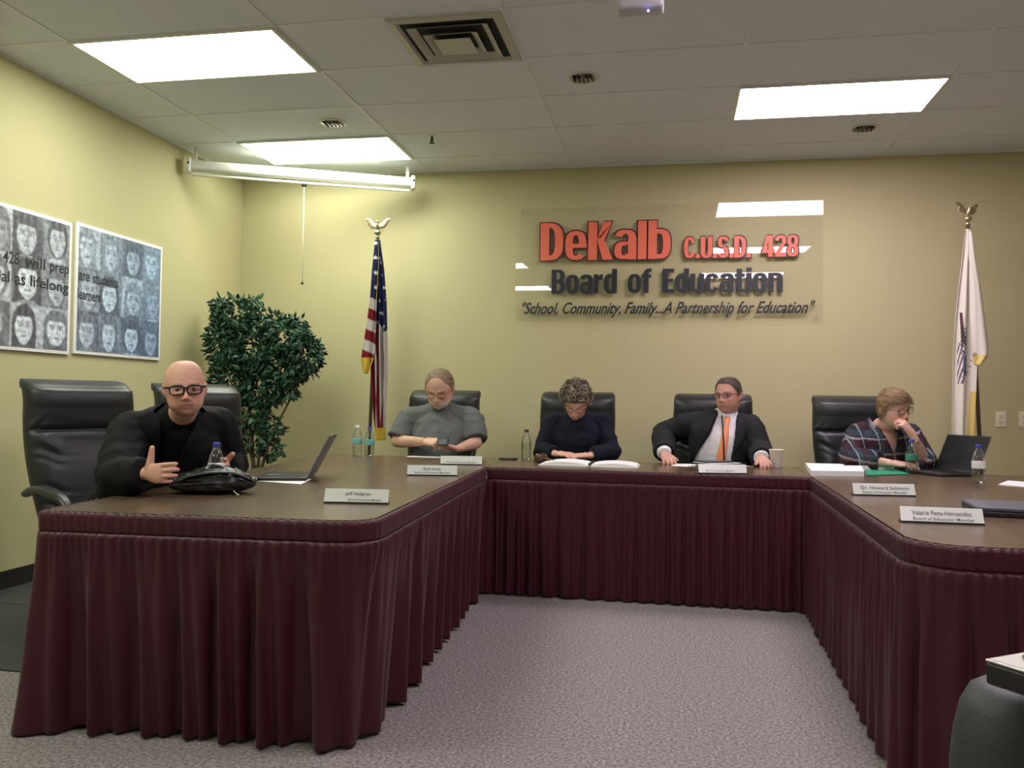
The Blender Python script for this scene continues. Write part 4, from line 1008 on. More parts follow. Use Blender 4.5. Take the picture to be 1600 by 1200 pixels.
def strip(name, S, pts, m, R_, F_, U_, ob, lift=.004, label=None, thick=.004):
    """pts: (x_left, x_right, u) rows laid on a garment's front"""
    bpy.context.view_layer.update(); rows = []
    for xl_, xr_, u in pts:
        xs = np.linspace(xl_, xr_, 5); ff = [on_front(S, x_, u, R_, F_, U_, ob) for x_ in xs]; rows.append([S['neck']+R_*x_+U_*u+F_*(f_+lift+.004*math.sin(PI*i/4)) for i, (x_, f_) in enumerate(zip(xs, ff))])
    mb = MB(); mb.grid(np.array(rows)); return part(name, mb, m, S['root'], off=S['RO'], solid=thick, label=label)
sh4 = [c for c in S4['root'].children if c.name.startswith('dress_shirt')][0]
tie = strip('necktie', S4, [(-.018, .018, -.004), (-.021, .021, -.025), (-.014, .014, -.045), (-.019, .021, -.09), (-.022, .026, -.15), (-.024, .030, -.22), (-.027, .034, -.30), (-.028, .037, -.38), (-.028, .038, -.46)], 'orange_silk', R4, F4, U4, sh4, .006, 'plain orange necktie')
lan = strip('lanyard', S4, [(.034, .040, .0), (.026, .032, -.05), (.014, .020, -.12), (.000, .006, -.19), (-.014, -.008, -.26), (-.030, -.024, -.34), (-.040, -.034, -.42)], 'black_plastic', R4, F4, U4, sh4, .018)
jk4 = [c for c in S4['root'].children if c.name.startswith('suit_jacket')][0]
for sg, pts in ((1, [(.064, .085, .0), (.075, .125, -.04), (.085, .150, -.09), (.100, .158, -.13), (.118, .150, -.18), (.140, .150, -.24)]), (-1, [(-.085, -.064, .0), (-.125, -.060, -.04), (-.135, -.060, -.09), (-.125, -.062, -.13), (-.100, -.064, -.18), (-.078, -.068, -.24)])):
    strip('lapel', S4, pts, 'suit_cloth', R4, F4, U4, jk4, .006)
for sg in (-1, 1):
    mb = MB(); q = [t4(sg*.010, .075, .012), t4(sg*.055, .055, .035), t4(sg*.066, .030, .048), t4(sg*.060, .075, -.035), t4(sg*.028, .098, -.035)]
    mb._add(q, [(0, 1, 2, 3, 4)]); part('shirt_collar', mb, 'white_shirt', S4['root'], False, off=S4['RO'], solid=.003)
collar_ring('collar_band', S4, 'white_shirt', r=.060, rad=.018, h=.010, tilt=.3)
glasses(S4, 'lens_frame_dark', .0018, .027, .013)
hair_cap(S4, o4, lambda az, z: (z > np.interp(az, [0, 28, 45, 66, 84, 110, 180], [.078, .076, .058, .03, -.005, -.03, -.06])), .0055, 2600, .012, [(.06, .042, .028), (.10, .075, .055), (.04, .03, .02)], comb=(0, -.3, .1), jit=.8, lift=.8, wid=.0016)

# --- person in plaid shirt, hand at mouth
x = CX[3]
S5 = dict(pel=V(x+.10, 5.88, .56), chest=at(1378, 700, 5.76), F=nrm(V(.25, -1, .0)), fat=.012)
S5['neck'] = at(1380, 667, 5.72); S5['head'] = at(1396, 639, 5.60)
S5['shR'] = at(1341, 680, 5.74); S5['shL'] = at(1419, 680, 5.84); S5['elR'] = at(1328, 716, 5.60); S5['elL'] = at(1446, 727, 5.60)
S5['wrR'] = at(1392, 724, 5.46); S5['wrR'][2] = .795; S5['elL'][2] = .79; S5['wrL'] = at(1428, 684, 5.46)
S5['HF'] = rot(frame(V(.30, -1, 0)), .24, -.12, .12)
o5 = dict(skin=(.64, .39, .29), hs=1.03, wide=.98, brow=(.22, .15, .09), gaze=.1, lids=False, stubble=((.36, .27, .21), .3))
person('person in dark plaid shirt with sandy hair resting mouth on fist', S5, o5, {
 'R': dict(d=V(.93, -.3, -.05), n=V(.1, .2, -1), thumb=1, curl=(.3, .35, .4, .5), sc=.97),
 'L': dict(d=V(-.55, -.02, .83), n=V(-.70, .55, -.45), thumb=-1, curl=(1.0, 1.05, 1.1, 1.1), sc=1.05, tcurl=.5)}, 2)
def plaid(v):
    x, f, u = chest_coords(v, S5); c = np.tile(np.array((.012, .016, .030)), (len(v), 1)); y = f+x*.25
    def line(a, per, off, w_, col, k): 
        nonlocal c
        m = (np.abs(((a+off) % per)-per/2) < w_/2)[:, None]; c = np.where(m, c*(1-k)+np.array(col)*k, c)
    line(x, .085, .0, .030, (.050, .014, .018), .8); line(u, .085, .02, .030, (.045, .014, .018), .6); line(u, .085, .06, .025, (.02, .045, .06), .7)
    line(x, .085, .045, .007, (.36, .36, .36), .65); line(u, .085, .0, .007, (.36, .36, .36), .65); line(x, .17, .02, .006, (.05, .12, .10), .7); line(u, .17, .05, .006, (.22, .20, .12), .7)
    return c
def k5(v):
    x, f, u = chest_coords(v, S5); return ~((f > .0) & (np.abs(x-.0) < np.interp(u, [-.12, .0, .06], [.002, .045, .075])) & (u < .12)) & ~((u > .03) & (np.hypot(x, f) < .10))
garment('plaid_shirt', S5, 'cloth_colours', .022, {'R': 1.72, 'L': 1.30}, amp=.009, scale=11, keep=k5, solid=.003, seed=12, cols=plaid, armr=(.060, .052, .050, .042), label='dark navy and maroon plaid shirt with pale lines')
U5 = nrm(S5['neck']-S5['chest']); F5 = nrm(S5['F']-U5*np.dot(S5['F'], U5)); R5 = np.cross(F5, U5)
for sg in (-1, 1):
    mb = MB(); t5 = lambda x, f, u: S5['neck']+R5*x+F5*f+U5*u
    mb.grid(np.array([[t5(sg*.072, -.05, .055), t5(sg*.078, .02, .040), t5(sg*.055, .095, -.02)], [t5(sg*.098, -.05, .025), t5(sg*.108, .02, .008), t5(sg*.075, .105, -.085)]])); mb.c = [tuple(c) for c in plaid(np.array(mb.v))]
    part('collar', mb, 'cloth_colours', S5['root'], off=S5['RO'], solid=.004)
glasses(S5, 'lens_frame_thin', .0015, .027, .014)
hair_cap(S5, o5, lambda az, z: (z > np.interp(az, [0, 30, 50, 68, 84, 110, 180], [.046, .044, .042, .030, -.015, -.045, -.075])), .012, 2200, .030, [(.19, .125, .06), (.25, .17, .09), (.14, .09, .045), (.30, .22, .13)], comb=(-.35, .55, -.6), jit=.35, lift=.35)

# ------------------------------------------------------------------ flags
def pole(t, O, top, foot, m='pole_wood'):
    mb = MB(); mb.sweep([foot, top], [.014, .013], n=14, k=1, cap='flat'); part('pole', mb, m, t, off=O)
    b = MB(); b.lathe([(.0, 0), (.15, 0), (.15, .02), (.13, .035), (.05, .05), (.024, .06), (.024, .11), (.016, .11)], c=tuple(foot[:2])+(0,), n=32); part('floor_stand', b, 'brass', t, off=O)
def eagle(t, O, p, s=1.0, yaw=0.0):
    e = MB(); e.lathe([(.012, 0), (.020, .006), (.010, .014), (.010, .02), (.026, .034), (.030, .046), (.022, .060), (.006, .066), (.001, .067)], c=tuple(p), n=18); part('finial_ball', e, 'brass', t, off=O)
    e = MB(); q = p+V(0, 0, .065)
    R_ = lambda v: q+V(v[0]*math.cos(yaw)-v[1]*math.sin(yaw), v[0]*math.sin(yaw)+v[1]*math.cos(yaw), v[2])*s
    e.sweep([R_((0, .02, -.03)), R_((0, .005, .0)), R_((0, -.012, .035)), R_((0, -.016, .058))], [(.012, .006), (.018, .014), (.013, .013), (.007, .007)], n=12, k=3)
    e.ball(R_((0, -.022, .064)), (.010*s, .013*s, .010*s)); e.sweep([R_((0, -.03, .064)), R_((0, -.046, .058))], [.004, .0015], n=8, k=1)
    for sg in (-1, 1):
        e.sweep([R_((sg*.010, -.002, .025)), R_((sg*.045, .0, .040)), R_((sg*.075, .004, .075)), R_((sg*.10, .008, .088))], [(.006, .016), (.005, .024), (.004, .017), (.002, .005)], up=(0, 0, 1), n=12, k=4)
        for k in range(3): e.sweep([R_((sg*(.03+.02*k), .002, .04+.012*k)), R_((sg*(.04+.022*k), .004, -.005+.018*k))], [(.003, .009), (.0015, .004)], up=(0, 1, 0), n=8, k=1)
    part('eagle_finial', e, 'brass', t, off=O)
def drape(rows, y0, nf, amp, paint, seed, nu=90, nv=170, edge_fold=0.0):
    """rows: (py, pxl, pxr) outline of the hanging cloth as seen; folds give it depth"""
    rs = np.random.RandomState(seed); rows = np.array(rows, float); py = np.linspace(rows[0, 0], rows[-1, 0], nv); l = np.interp(py, rows[:, 0], rows[:, 1]); r = np.interp(py, rows[:, 0], rows[:, 2]); mb = MB(); G = []
    ph = rs.uniform(0, 6)
    for j in range(nv):
        q = j/(nv-1); row = []; a = amp*(.35+.65*min(1, q*2))
        for i in range(nu):
            u = i/(nu-1); p = at(l[j]+(r[j]-l[j])*u, py[j], y0); f = math.sin(2*PI*nf*u+ph+1.1*math.sin(3*q))+.35*math.sin(4*PI*nf*u+2*q+ph)
            p = p+V(.0035*math.cos(2*PI*nf*u+ph), a*f, 0); row.append(p); mb.c.append(paint(l[j]+(r[j]-l[j])*u, py[j], u, q, (r[j]-l[j])))
        G.append(row)
    G = np.array(G); vs = mb.c; mb.c = []; mb.grid(G); mb.c = vs; return mb
RED, WHT, BLU, GLD = (.17, .010, .018), (.50, .48, .44), (.014, .020, .075), (.60, .42, .05)
def us_fly(px, py, u, q, w):       # the folded-over fly corner: canton above, slanting stripes, gold fringe
    if u > .90 and py < 470: return GLD
    if q > .88 or u < .035: return GLD
    s = py-(px-575)*.55
    if s < 462:
        if ((px-587)/2.4)**2+(((py-392) % 23-11)/2.6)**2 < 1: return (.7, .7, .7)
        return BLU
    return WHT if int((s-462)/17.5) % 2 == 0 else RED
def us_main(px, py, u, q, w):      # the long gathered part
    if q > .935: return GLD
    if py < 512+8*math.sin(u*9):
        if .08 < u < .16 and py < 470: return GLD
        k = ((px-.18*(py-380)) % 11-5.5)/2.0; l = ((py+6*(int(px/9) % 2)) % 20-10)/2.4
        return (.65, .65, .65) if k*k+l*l < 1 else BLU
    s = (u*5.2+.35*math.sin(q*7)+q*.8); return RED if int(s) % 2 == 0 else WHT
top = at(590, 372, 6.42); foot = at(577, 700, 6.42); d_ = (foot-top)/(foot[2]-top[2]); foot = top+d_*(0.05-top[2])
t = thing('united_states_flag', 'red, white and blue flag with gold fringe on a wooden floor pole', 'flag', (foot[0], foot[1], 0)); O = V(foot[0], foot[1], 0)
pole(t, O, top, V(foot[0], foot[1], .05)); eagle(t, O, top, 1.0, .1)
m_ = drape([(375, 587, 594), (420, 583, 600), (470, 581, 603.5), (540, 581, 604.5), (600, 583, 604.5), (650, 586, 603), (688, 590, 602)], 6.375, 3.3, .026, us_main, 3)
part('gathered_cloth', m_, 'cloth_colours', t, off=O, solid=.003)
m_ = drape([(378, 585, 592), (420, 580.5, 592), (460, 578, 590), (500, 573, 589), (540, 566, 587), (562, 563, 584), (584, 567, 575)], 6.33, 1.2, .014, us_fly, 5, 60, 120)
part('folded_corner', m_, 'cloth_colours', t, off=O, solid=.003)
CRM = (.74, .71, .60)
def il_main(px, py, u, q, w):
    if q > .985: return GLD
    if py > 612 and u > .80: return (.70, .52, .16)
    c = CRM; k = math.exp(-((px-1503+.02*(py-500))/5.5)**2)
    if 488 < py < 540 and abs(px-1502-(py-490)*.06) < 2.2: c = (.10, .05, .045)
    if 512 < py < 556 and abs(px-1506) < 4.5 and (int(py/3.2)+int(px/3)) % 2 == 0: c = (.05, .05, .07)
    if 535 < py < 600 and abs(px-1501) < 5 and math.sin(px*1.3+py*.35) > .1: c = (.16, .10, .14)
    if 556 < py < 588 and abs(px-1507) < 3: c = (.15, .17, .28)
    return c
def il_corner(px, py, u, q, w): return (.72, .55, .18) if q > .93 else CRM
top = at(1512, 352, 6.42); foot = at(1531, 692, 6.42); d_ = (foot-top)/(foot[2]-top[2]); foot = top+d_*(0.05-top[2])
t = thing('state_flag', 'cream white flag with gold fringe on a dark floor pole at right', 'flag', (foot[0], foot[1], 0)); O = V(foot[0], foot[1], 0)
pole(t, O, top, V(foot[0], foot[1], .05)); eagle(t, O, top, 1.0, .5)
m_ = drape([(358, 1508, 1516), (400, 1503, 1519), (450, 1497, 1522), (500, 1492, 1524), (560, 1489, 1526), (610, 1488, 1524), (700, 1486, 1519)], 6.37, 1.8, .020, il_main, 6)
part('gathered_cloth', m_, 'cloth_colours', t, off=O, solid=.003)
m_ = drape([(362, 1511, 1517), (410, 1514, 1524), (450, 1515, 1532), (500, 1516, 1539), (545, 1518, 1544), (556, 1520, 1543), (570, 1522, 1532)], 6.335, .9, .014, il_corner, 9, 50, 120)
part('folded_corner', m_, 'cloth_colours', t, off=O, solid=.003)
mb = MB()
for k, ch in enumerate('ILLIN'):
    me = text_mesh(ch, .035, .0005); p = at(1506+k*4.2, 592-k*8.5, 6.335); a = .9
    v = getv(me); W = np.array([(p[0]+x*math.cos(a)-y*math.sin(a), 6.333-.004, p[2]+x*math.sin(a)+y*math.cos(a)) for x, y, z in v])
    mb._add(W, [tuple(q.vertices) for q in me.polygons])
part('printed_letters', mb, 'ink', t, False, off=O)

# ------------------------------------------------------------------ artificial ficus in the corner
PC = at(405, 700, 6.12); O = V(PC[0], PC[1], 0)
t = thing('potted_ficus', 'tall leafy green ficus in a pot in the left corner', 'plant', O)
part('pot', MB().lathe([(.0, 0), (.14, 0), (.155, .02), (.19, .30), (.205, .31), (.205, .35), (.18, .35), (.17, .30), (0, .30)], n=36), 'pot_clay', t)
rs = np.random.RandomState(21)
tips = [at(372, 505, 6.1), at(350, 560, 6.0), at(455, 520, 6.15), at(485, 560, 6.05), at(410, 600, 6.1), at(385, 640, 6.0), at(425, 690, 6.0)]
for k, tp in enumerate(tips):
    mb = MB(); b = V(O[0]+rs.uniform(-.05, .05), O[1]+rs.uniform(-.05, .05), .3); m1 = b*.6+tp*.4; m1[0] = m1[0]*.5+O[0]*.5; part('stem', (mb.sweep([b, m1, tp*.8+b*.2+V(0, 0, .05), tp], [.013, .010, .007, .003], n=8, k=4)), 'bark', t, off=O)
blobs = [((372, 490), 38, 26, 260), ((350, 535), 27, 40, 300), ((388, 540), 36, 45, 420), ((362, 590), 32, 40, 300), ((405, 600), 38, 38, 300), ((445, 525), 36, 27, 300), ((472, 555), 30, 32, 320), ((440, 575), 38, 30, 300), ((392, 640), 26, 36, 200), ((400, 680), 16, 30, 90), ((427, 670), 14, 18, 60), ((424, 700), 16, 14, 70), ((440, 612), 26, 14, 80), ((342, 475), 12, 8, 25), ((400, 475), 10, 12, 25), ((495, 548), 8, 12, 30), ((432, 500), 12, 10, 40), ((465, 503), 14, 8, 40)]
mb = MB(); FO = rs
for (cx, cy), rx, ry, n in blobs:
    for _ in range(int(n*1.6)):
        a = rs.uniform(0, 2*PI); rr = rs.uniform(0, 1)**.42; dy = rs.uniform(-1, 1)*.20*math.sqrt(max(.05, 1-rr*rr)); p = at(cx+rx*rr*math.cos(a), cy+ry*rr*math.sin(a), 6.12+dy)
        d = nrm(V(math.cos(a)*.6, rs.uniform(-.9, .4), -math.sin(a)*.5-.35)+rs.normal(0, .45, 3)); n_ = nrm(np.cross(d, rs.normal(size=3))+V(0, -.3, .6)); n_ = nrm(n_-d*np.dot(n_, d)); s_ = np.cross(d, n_); L_ = rs.uniform(.045, .078); W_ = L_*rs.uniform(.19, .26)
        g_ = rs.uniform(.6, 1.5); mb.col = (.017*g_, .062*g_, .028*g_) if rs.rand() > .14 else (.075*g_, .15*g_, .08*g_)
        mb._add([p, p+d*L_*.35+s_*W_-n_*.003, p+d*L_*.35+n_*.004, p+d*L_*.35-s_*W_-n_*.003, p+d*L_*.72+s_*W_*.7-n_*.006, p+d*L_*.72, p+d*L_*.72-s_*W_*.7-n_*.006, p+d*L_-n_*.012], [(0, 1, 2), (0, 2, 3), (1, 4, 5, 2), (2, 5, 6, 3), (4, 7, 5), (5, 7, 6)])
mb.col = None
me = mb.mesh('foliage', False); o = link('foliage', me, 'leaves', t, O)

# ------------------------------------------------------------------ things on the tables
def bottle(px, py, label, cap='cap_blue', lab='label_teal', h=.205, level=.6, Z=TZ, rz=0.0):
    p = atz(px, py, Z)
    if p[1] > 5.53: p = at(px, py, 5.53)
    if px == 337: p = at(px, py, 3.19)
    t = thing('water_bottle', label, 'bottle', (p[0], p[1], Z+.001), rz, 'clear plastic water bottles'); k = h/.205
    R = .0325
    prof = [(.0, .004), (.022, .0), (.030, .004), (R, .014), (R-.001, .040), (R, .045), (R-.002, .052), (R, .058), (R-.002, .066), (R, .072), (R, .118), (R-.001, .125), (.028, .145), (.018, .168), (.0125, .180), (.0125, .188)]
    part('bottle_body', MB().lathe([(r, z*k) for r, z in prof], n=28), 'clear_plastic', t)
    if level: zt = .125*level/.6*k; part('water', MB().lathe([(.0, .006)]+[(r-.002, z*k) for r, z in prof[2:] if z*k < zt]+[(R-.004, zt), (0, zt)], n=24), 'water', t)
    part('label', MB().lathe([(R+.0006, .076*k), (R+.0010, .078*k), (R+.0010, .112*k), (R+.0006, .114*k)], n=28), lab, t)
    c = MB(); c.lathe([(.0145, .184*k), (.0150, .186*k), (.0150, .199*k), (.0135, .201*k), (0, .201*k)], n=22); part('cap', c, cap, t)
    part('neck_ring', MB().lathe([(.0165, .178*k), (.0165, .181*k)], n=22), 'clear_plastic', t)
    return t
bottle(337, 760, 'water bottle with blue cap beside the bald person in black', 'cap_blue', 'label_white', .205, .5)
bottle(558, 712, 'taller-looking water bottle with pale cap, left of the flag pole base', 'cap_white', 'label_teal', .21, .3)
bottle(577, 712.5, 'water bottle with dark cap just below the red, white and blue flag', 'cap_blue', 'label_teal', .20, .3)
bottle(822, 717, 'clear water bottle standing left of the curly-haired person', 'ink', 'clear_plastic', .205, .5)
bottle(1424, 740, 'water bottle with green label in front of the person in plaid', 'cap_blue', 'label_green', .205, .4)
bottle(1529, 755, 'water bottle on the right table beside the dark open laptop', 'cap_blue', 'label_white', .205, .5)

def nameplate(pL, pR, lines, label, h=.052):
    A, B = atz(*pL, TZ), atz(*pR, TZ); L = .254; c = (A+B)/2; a = math.atan2(B[1]-A[1], B[0]-A[0]); L = float(np.clip(np.linalg.norm(B-A), .22, .28))
    t = thing('name_plate', label, 'name plate', (c[0], c[1], TZ+.0005), a, 'desk name plates')
    x = L/2
    part('base_strip', MB().prism([(-x, -.004), (x, -.004), (x, .032), (-x, .032)], 0, .006), 'plate_base', t, False)
    mb = MB(); mb._add([(-x, -.002, .006), (x, -.002, .006), (x, .020, h), (-x, .020, h), (-x, .002, .006), (x, .002, .006), (x, .024, h), (-x, .024, h)], [(0, 1, 2, 3), (7, 6, 5, 4), (0, 4, 5, 1), (1, 5, 6, 2), (2, 6, 7, 3), (3, 7, 4, 0)]); part('face_plate', mb, 'plate_face', t, False)
    sl = .022/(h-.006)
    for body, xa, xb, za, zb in lines:
        me = text_mesh(body, 1, .006); fit_text(me, xa*x, xb*x, za*h, zb*h, lambda X, Z, d: (X, -.0032+(Z-.006)*sl-.0004, Z)); link('engraved_words', me, 'print_grey', t)
BEM = ('Board of Education Member', -.7, .72, .22, .40)
nameplate((506, 786), (606, 788), [('Jeff Hallgren', -.35, .45, .52, .80), ('Board of Education Member', -.25, .80, .20, .36)], 'silver name plate nearest the camera on the left table')
nameplate((636, 743), (714, 744), [('Rick Smith', -.35, .35, .52, .80), BEM], 'silver name plate in the middle of the left table')
nameplate((688, 726), (753, 727), [BEM], 'silver name plate in front of the person in the grey t-shirt')
nameplate((1092, 740), (1167, 741), [('Board of Education Member', -.7, .5, .25, .42)], 'silver name plate in front of the person in the suit')
nameplate((1334, 774), (1431, 776), [('Dr. Howard Solomon', -.75, .82, .52, .80), BEM], 'silver name plate on the right table nearer the person in plaid')
nameplate((1408, 816), (1538, 821), [('Valerie Pena-Hernandez', -.72, .72, .52, .80), ('Board of Education Member', -.70, .78, .20, .38)], 'silver name plate beside the closed grey laptop on the right')
def sheet(name, label, cat, corners, th=.0012, m='paper', lift=0.0, group=None):
    P = [atz(px, py, TZ) for px, py in corners]
    P = [p if p[1] < 5.58 else at(px, py, 5.58)*V(1, 1, 0)+V(0, 0, TZ) for p, (px, py) in zip(P, corners)]; c = sum(P)/len(P); t = MB(); t.prism([(p[0]-c[0], p[1]-c[1]) for p in P], 0, th)
    o = part(name, t, m, None, False); o.location = (c[0], c[1], TZ+.0006+lift); tag(o, label, cat, group); return o
sheet('paper_sheet', 'white paper sheet lying in front of the left open laptop', 'paper', [(388, 751), (470, 757), (487, 749), (410, 745)])
sheet('paper_sheet', 'white sheet in front of the person in the grey t-shirt', 'paper', [(634, 714), (690, 716), (690, 711), (640, 710)])
sheet('paper_sheet', 'white sheet at the suited person\'s right hand', 'paper', [(1048, 728), (1078, 730), (1092, 722), (1058, 720.5)])
sheet('paper_sheet', 'white sheet to the right of the black tablet', 'paper', [(1150, 729), (1178, 729), (1166, 722), (1140, 722)])
sheet('paper_sheet', 'white papers on the far right of the right table, cut by the frame', 'paper', [(1560, 758), (1625, 764), (1640, 757), (1575, 752)], .004)
sheet('paper_stack', 'thick white stack of papers near the inner corner of right table', 'papers', [(1268, 744), (1350, 745), (1345, 731), (1258, 731)], .030)
sheet('paper_stack', 'white papers just in front of the person in plaid', 'papers', [(1315, 735), (1392, 736), (1397, 729), (1322, 728)], .030)
sheet('folder', 'green folder between the white paper stack and the water bottle', 'folder', [(1354, 744), (1420, 742), (1402, 731), (1351, 731)], .006, 'green_card')
p = atz(420, 750, TZ); t = MB(); t.sweep([(-.06, .006, 0), (.07, -.006, 0)], [.004, .004], n=8, k=1); o = part('pen', t, 'ink'); o.location = (p[0], p[1], TZ+.0062); tag(o, 'dark pen lying on the white paper by the left laptop', 'pen')
# open binder in front of the curly-haired person
P0, P1, P2, P3 = atz(868, 716, TZ), atz(930, 724, TZ), atz(1000, 723, TZ), atz(935, 714.5, TZ)
t = thing('open_binder', 'open white binder of papers in front of the curly-haired person', 'binder', ((P0+P2)/2))
O = (P0+P2)/2
def pages(a, b, c, d, h0, h1):
    G = []; 
    for i in range(9):
        q = i/8; l = a+(b-a)*q; r = d+(c-d)*q; z = h0+(h1-h0)*math.sin(q*PI)**.7; G.append([l+V(0, 0, z), r+V(0, 0, z)])
    mb = MB(); G = np.array(G); mb.grid(G); B = G.copy(); B[:, :, 2] = TZ+.001; mb.grid(B); mb.grid(np.array([G[:, 0], B[:, 0]])); mb.grid(np.array([G[:, 1], B[:, 1]])); mb.grid(np.array([G[0], B[0]])); mb.grid(np.array([G[-1], B[-1]])); return mb
xa, xb = atz(868, 716, TZ)[0], atz(1000, 722, TZ)[0]; xm = (xa+xb)/2+.01; ya, yb = 5.10, 5.40
part('left_pages', pages(V(xa, ya, TZ), V(xm-.008, ya, TZ), V(xm-.008, yb, TZ), V(xa, yb, TZ), .010, .026), 'paper', t, off=O)
part('right_pages', pages(V(xm+.008, ya, TZ), V(xb, ya, TZ), V(xb, yb, TZ), V(xm+.008, yb, TZ), .010, .024), 'paper', t, off=O)
part('cover', MB().box((xa-.012, ya-.01, TZ+.0004), (xb+.012, yb+.01, TZ+.004)), 'label_teal' if False else 'plate_face', t, False, off=O)
part('ring_spine', MB().sweep([(xm, ya+.02, TZ+.014), (xm, yb-.02, TZ+.014)], [.009, .009], n=12, k=1), 'black_metal', t, off=O)
# gavel
g0 = at(845, 717, 5.34); O = V(g0[0], 5.34, TZ)
t = thing('gavel', 'dark wooden gavel lying beside the water bottle and open binder', 'gavel', O, -.35)
R90 = Matrix.Rotation(PI/2, 4, 'X'); M4 = Matrix.Translation((0, .045, .030)) @ R90
part('head', MB().lathe([(.0, 0), (.024, 0), (.029, .006), (.029, .020), (.024, .026), (.027, .034), (.027, .056), (.024, .064), (.029, .070), (.029, .084), (.024, .09), (0, .09)], n=26, M4=M4), 'wood_dark', t)
part('handle', MB().sweep([(.02, 0, .028), (.08, 0, .018), (.15, .0, .012), (.20, 0, .011)], [.0075, .0085, .0075, .0105], n=14, k=4), 'wood_dark', t)
# small dark device on the back table
p = at(794, 717, 5.52); o = part('pocket_phone', MB().box((-.032, -.055, 0), (.032, .055, .011), bevel=.004), 'black_plastic'); o.location = (p[0], p[1], TZ+.0006); o.rotation_euler = (0, 0, 1.3); tag(o, 'small black phone lying near the seam of the back table', 'phone')
# phone held by the person in grey
pp = at(692, 690, 5.43); t = thing('mobile_phone', 'black phone held up by the person in the grey t-shirt', 'phone', pp); t.rotation_euler = (-.35, 0, .0)
part('phone_case', MB().box((-.040, -.004, -.030), (.040, .006, .030), bevel=.004), 'black_plastic', t); part('screen', MB().box((-.028, -.0052, -.018), (.028, -.0042, .018)), 'laptop_grey', t, False)
# tablet, keys and cup at the suited person
a, b = atz(1078, 729, TZ), atz(1166, 727, TZ); c = (a+b)/2; t = thing('tablet_computer', 'black tablet propped on papers behind the suited person\'s name plate', 'tablet', (c[0], c[1]+.10, TZ+.0006), math.atan2(b[1]-a[1], b[0]-a[0]))
part('cover', MB().box((-.15, -.10, 0), (.15, .10, .012), bevel=.004), 'black_plastic', t); part('paper_insert', MB().box((-.13, -.085, .0122), (.12, .085, .0150)), 'paper', t, False)
part('tablet_shell', MB().box((-.12, -.05, .0155), (.10, .095, .024), bevel=.003), 'black_plastic', t); part('screen', MB().box((-.11, -.042, .0242), (.09, .087, .0248)), 'laptop_grey', t, False)
p = atz(1080, 735, TZ); t = thing('key_bunch', 'bunch of black keys beside the suited person\'s name plate', 'keys', (p[0], p[1]+.02, TZ+.001))
rg = MB(); rg.sweep([(.018*math.cos(a), .018*math.sin(a), .020+.006*math.sin(2*a)) for a in [2*PI*i/20 for i in range(21)]], [.002]*21, n=8, k=1, cap='flat'); part('key_ring', rg, 'silver', t)
for k in range(5):
    a = k*1.2; part('key', MB().box((.012, -.010, .002+k*.0042), (.050, .010, .0055+k*.0042), Matrix.Rotation(a, 4, 'Z'), bevel=.0015), 'black_plastic', t)
p = atz(1213, 731, TZ); t = thing('foam_cup', 'cream foam cup to the right of the suited person', 'cup', (p[0], p[1], TZ+.0006))
part('cup_wall', MB().lathe([(0, .0), (.030, 0), (.031, .003), (.0440, .108), (.0465, .110), (.0465, .114), (.0430, .114), (.0415, .108), (.029, .006), (0, .006)], n=36), 'foam', t)
# ---- laptops
def laptop(label, hinge, ang, w_, d_, tilt, lid_m, scr_m, base_m='laptop_lid'):
    """hinge centre on the table; ang = direction the screen faces; the base lies on that side"""
    t = thing('laptop', label, 'laptop', (hinge[0], hinge[1], TZ+.001), ang)   # local -Y = screen side
    b = part('keyboard_base', MB().box((-w_/2, -d_, .0), (w_/2, 0, .016), bevel=.004), base_m, t)
    k = MB()
    for r_ in range(5):
        for c in range(13): k.box((-w_*.44+c*w_*.068, -d_*.20-r_*d_*.105, .016), (-w_*.44+c*w_*.068+w_*.056, -d_*.20-r_*d_*.105+d_*.085, .0175))
    part('keys', k, 'black_plastic', b, False)
    part('touchpad', MB().box((-.045, -d_*.93, .016), (.045, -d_*.70, .0163)), 'laptop_grey', b, False)
    Mx = Matrix.Translation((0, .003, .014)) @ Matrix.Rotation(-tilt, 4, 'X')
    l = part('lid', MB().box((-w_/2, -.002, 0), (w_/2, .007, d_), Mx, bevel=.003), lid_m, t)
    part('screen', MB().box((-w_/2+.012, -.0028, .016), (w_/2-.012, -.0019, d_-.012), Mx), scr_m, l, False)
    return t
hA, hB = atz(470, 745, TZ), None
laptop('open laptop seen edge-on behind the black bag on the left table', V(-1.735, 3.86, 0), math.radians(-73), .33, .225, math.radians(27), 'laptop_grey', 'screen_off')
laptop('open laptop with dark screen at the far right of the back', V(1.63, 5.40, 0), math.radians(-66), .34, .235, math.radians(24), 'laptop_lid', 'screen_off')
# closed laptop, right
c = atz(1590, 803, TZ); t = thing('closed_laptop', 'closed dark grey laptop on the right table cut by the frame', 'laptop', (c[0]+.03, c[1]-.02, TZ+.001), -.12)
part('lower_case', MB().box((-.20, -.135, 0), (.20, .135, .020), bevel=.006), 'black_plastic', t); part('lid', MB().box((-.20, -.137, .0205), (.20, .135, .036), bevel=.006), 'laptop_grey', t)
pt = MB()
for k in range(4): pt.box((-.13+k*.05, -.1358, .006), (-.10+k*.05, -.1348, .014))
part('port', pt, 'ink', t, False)
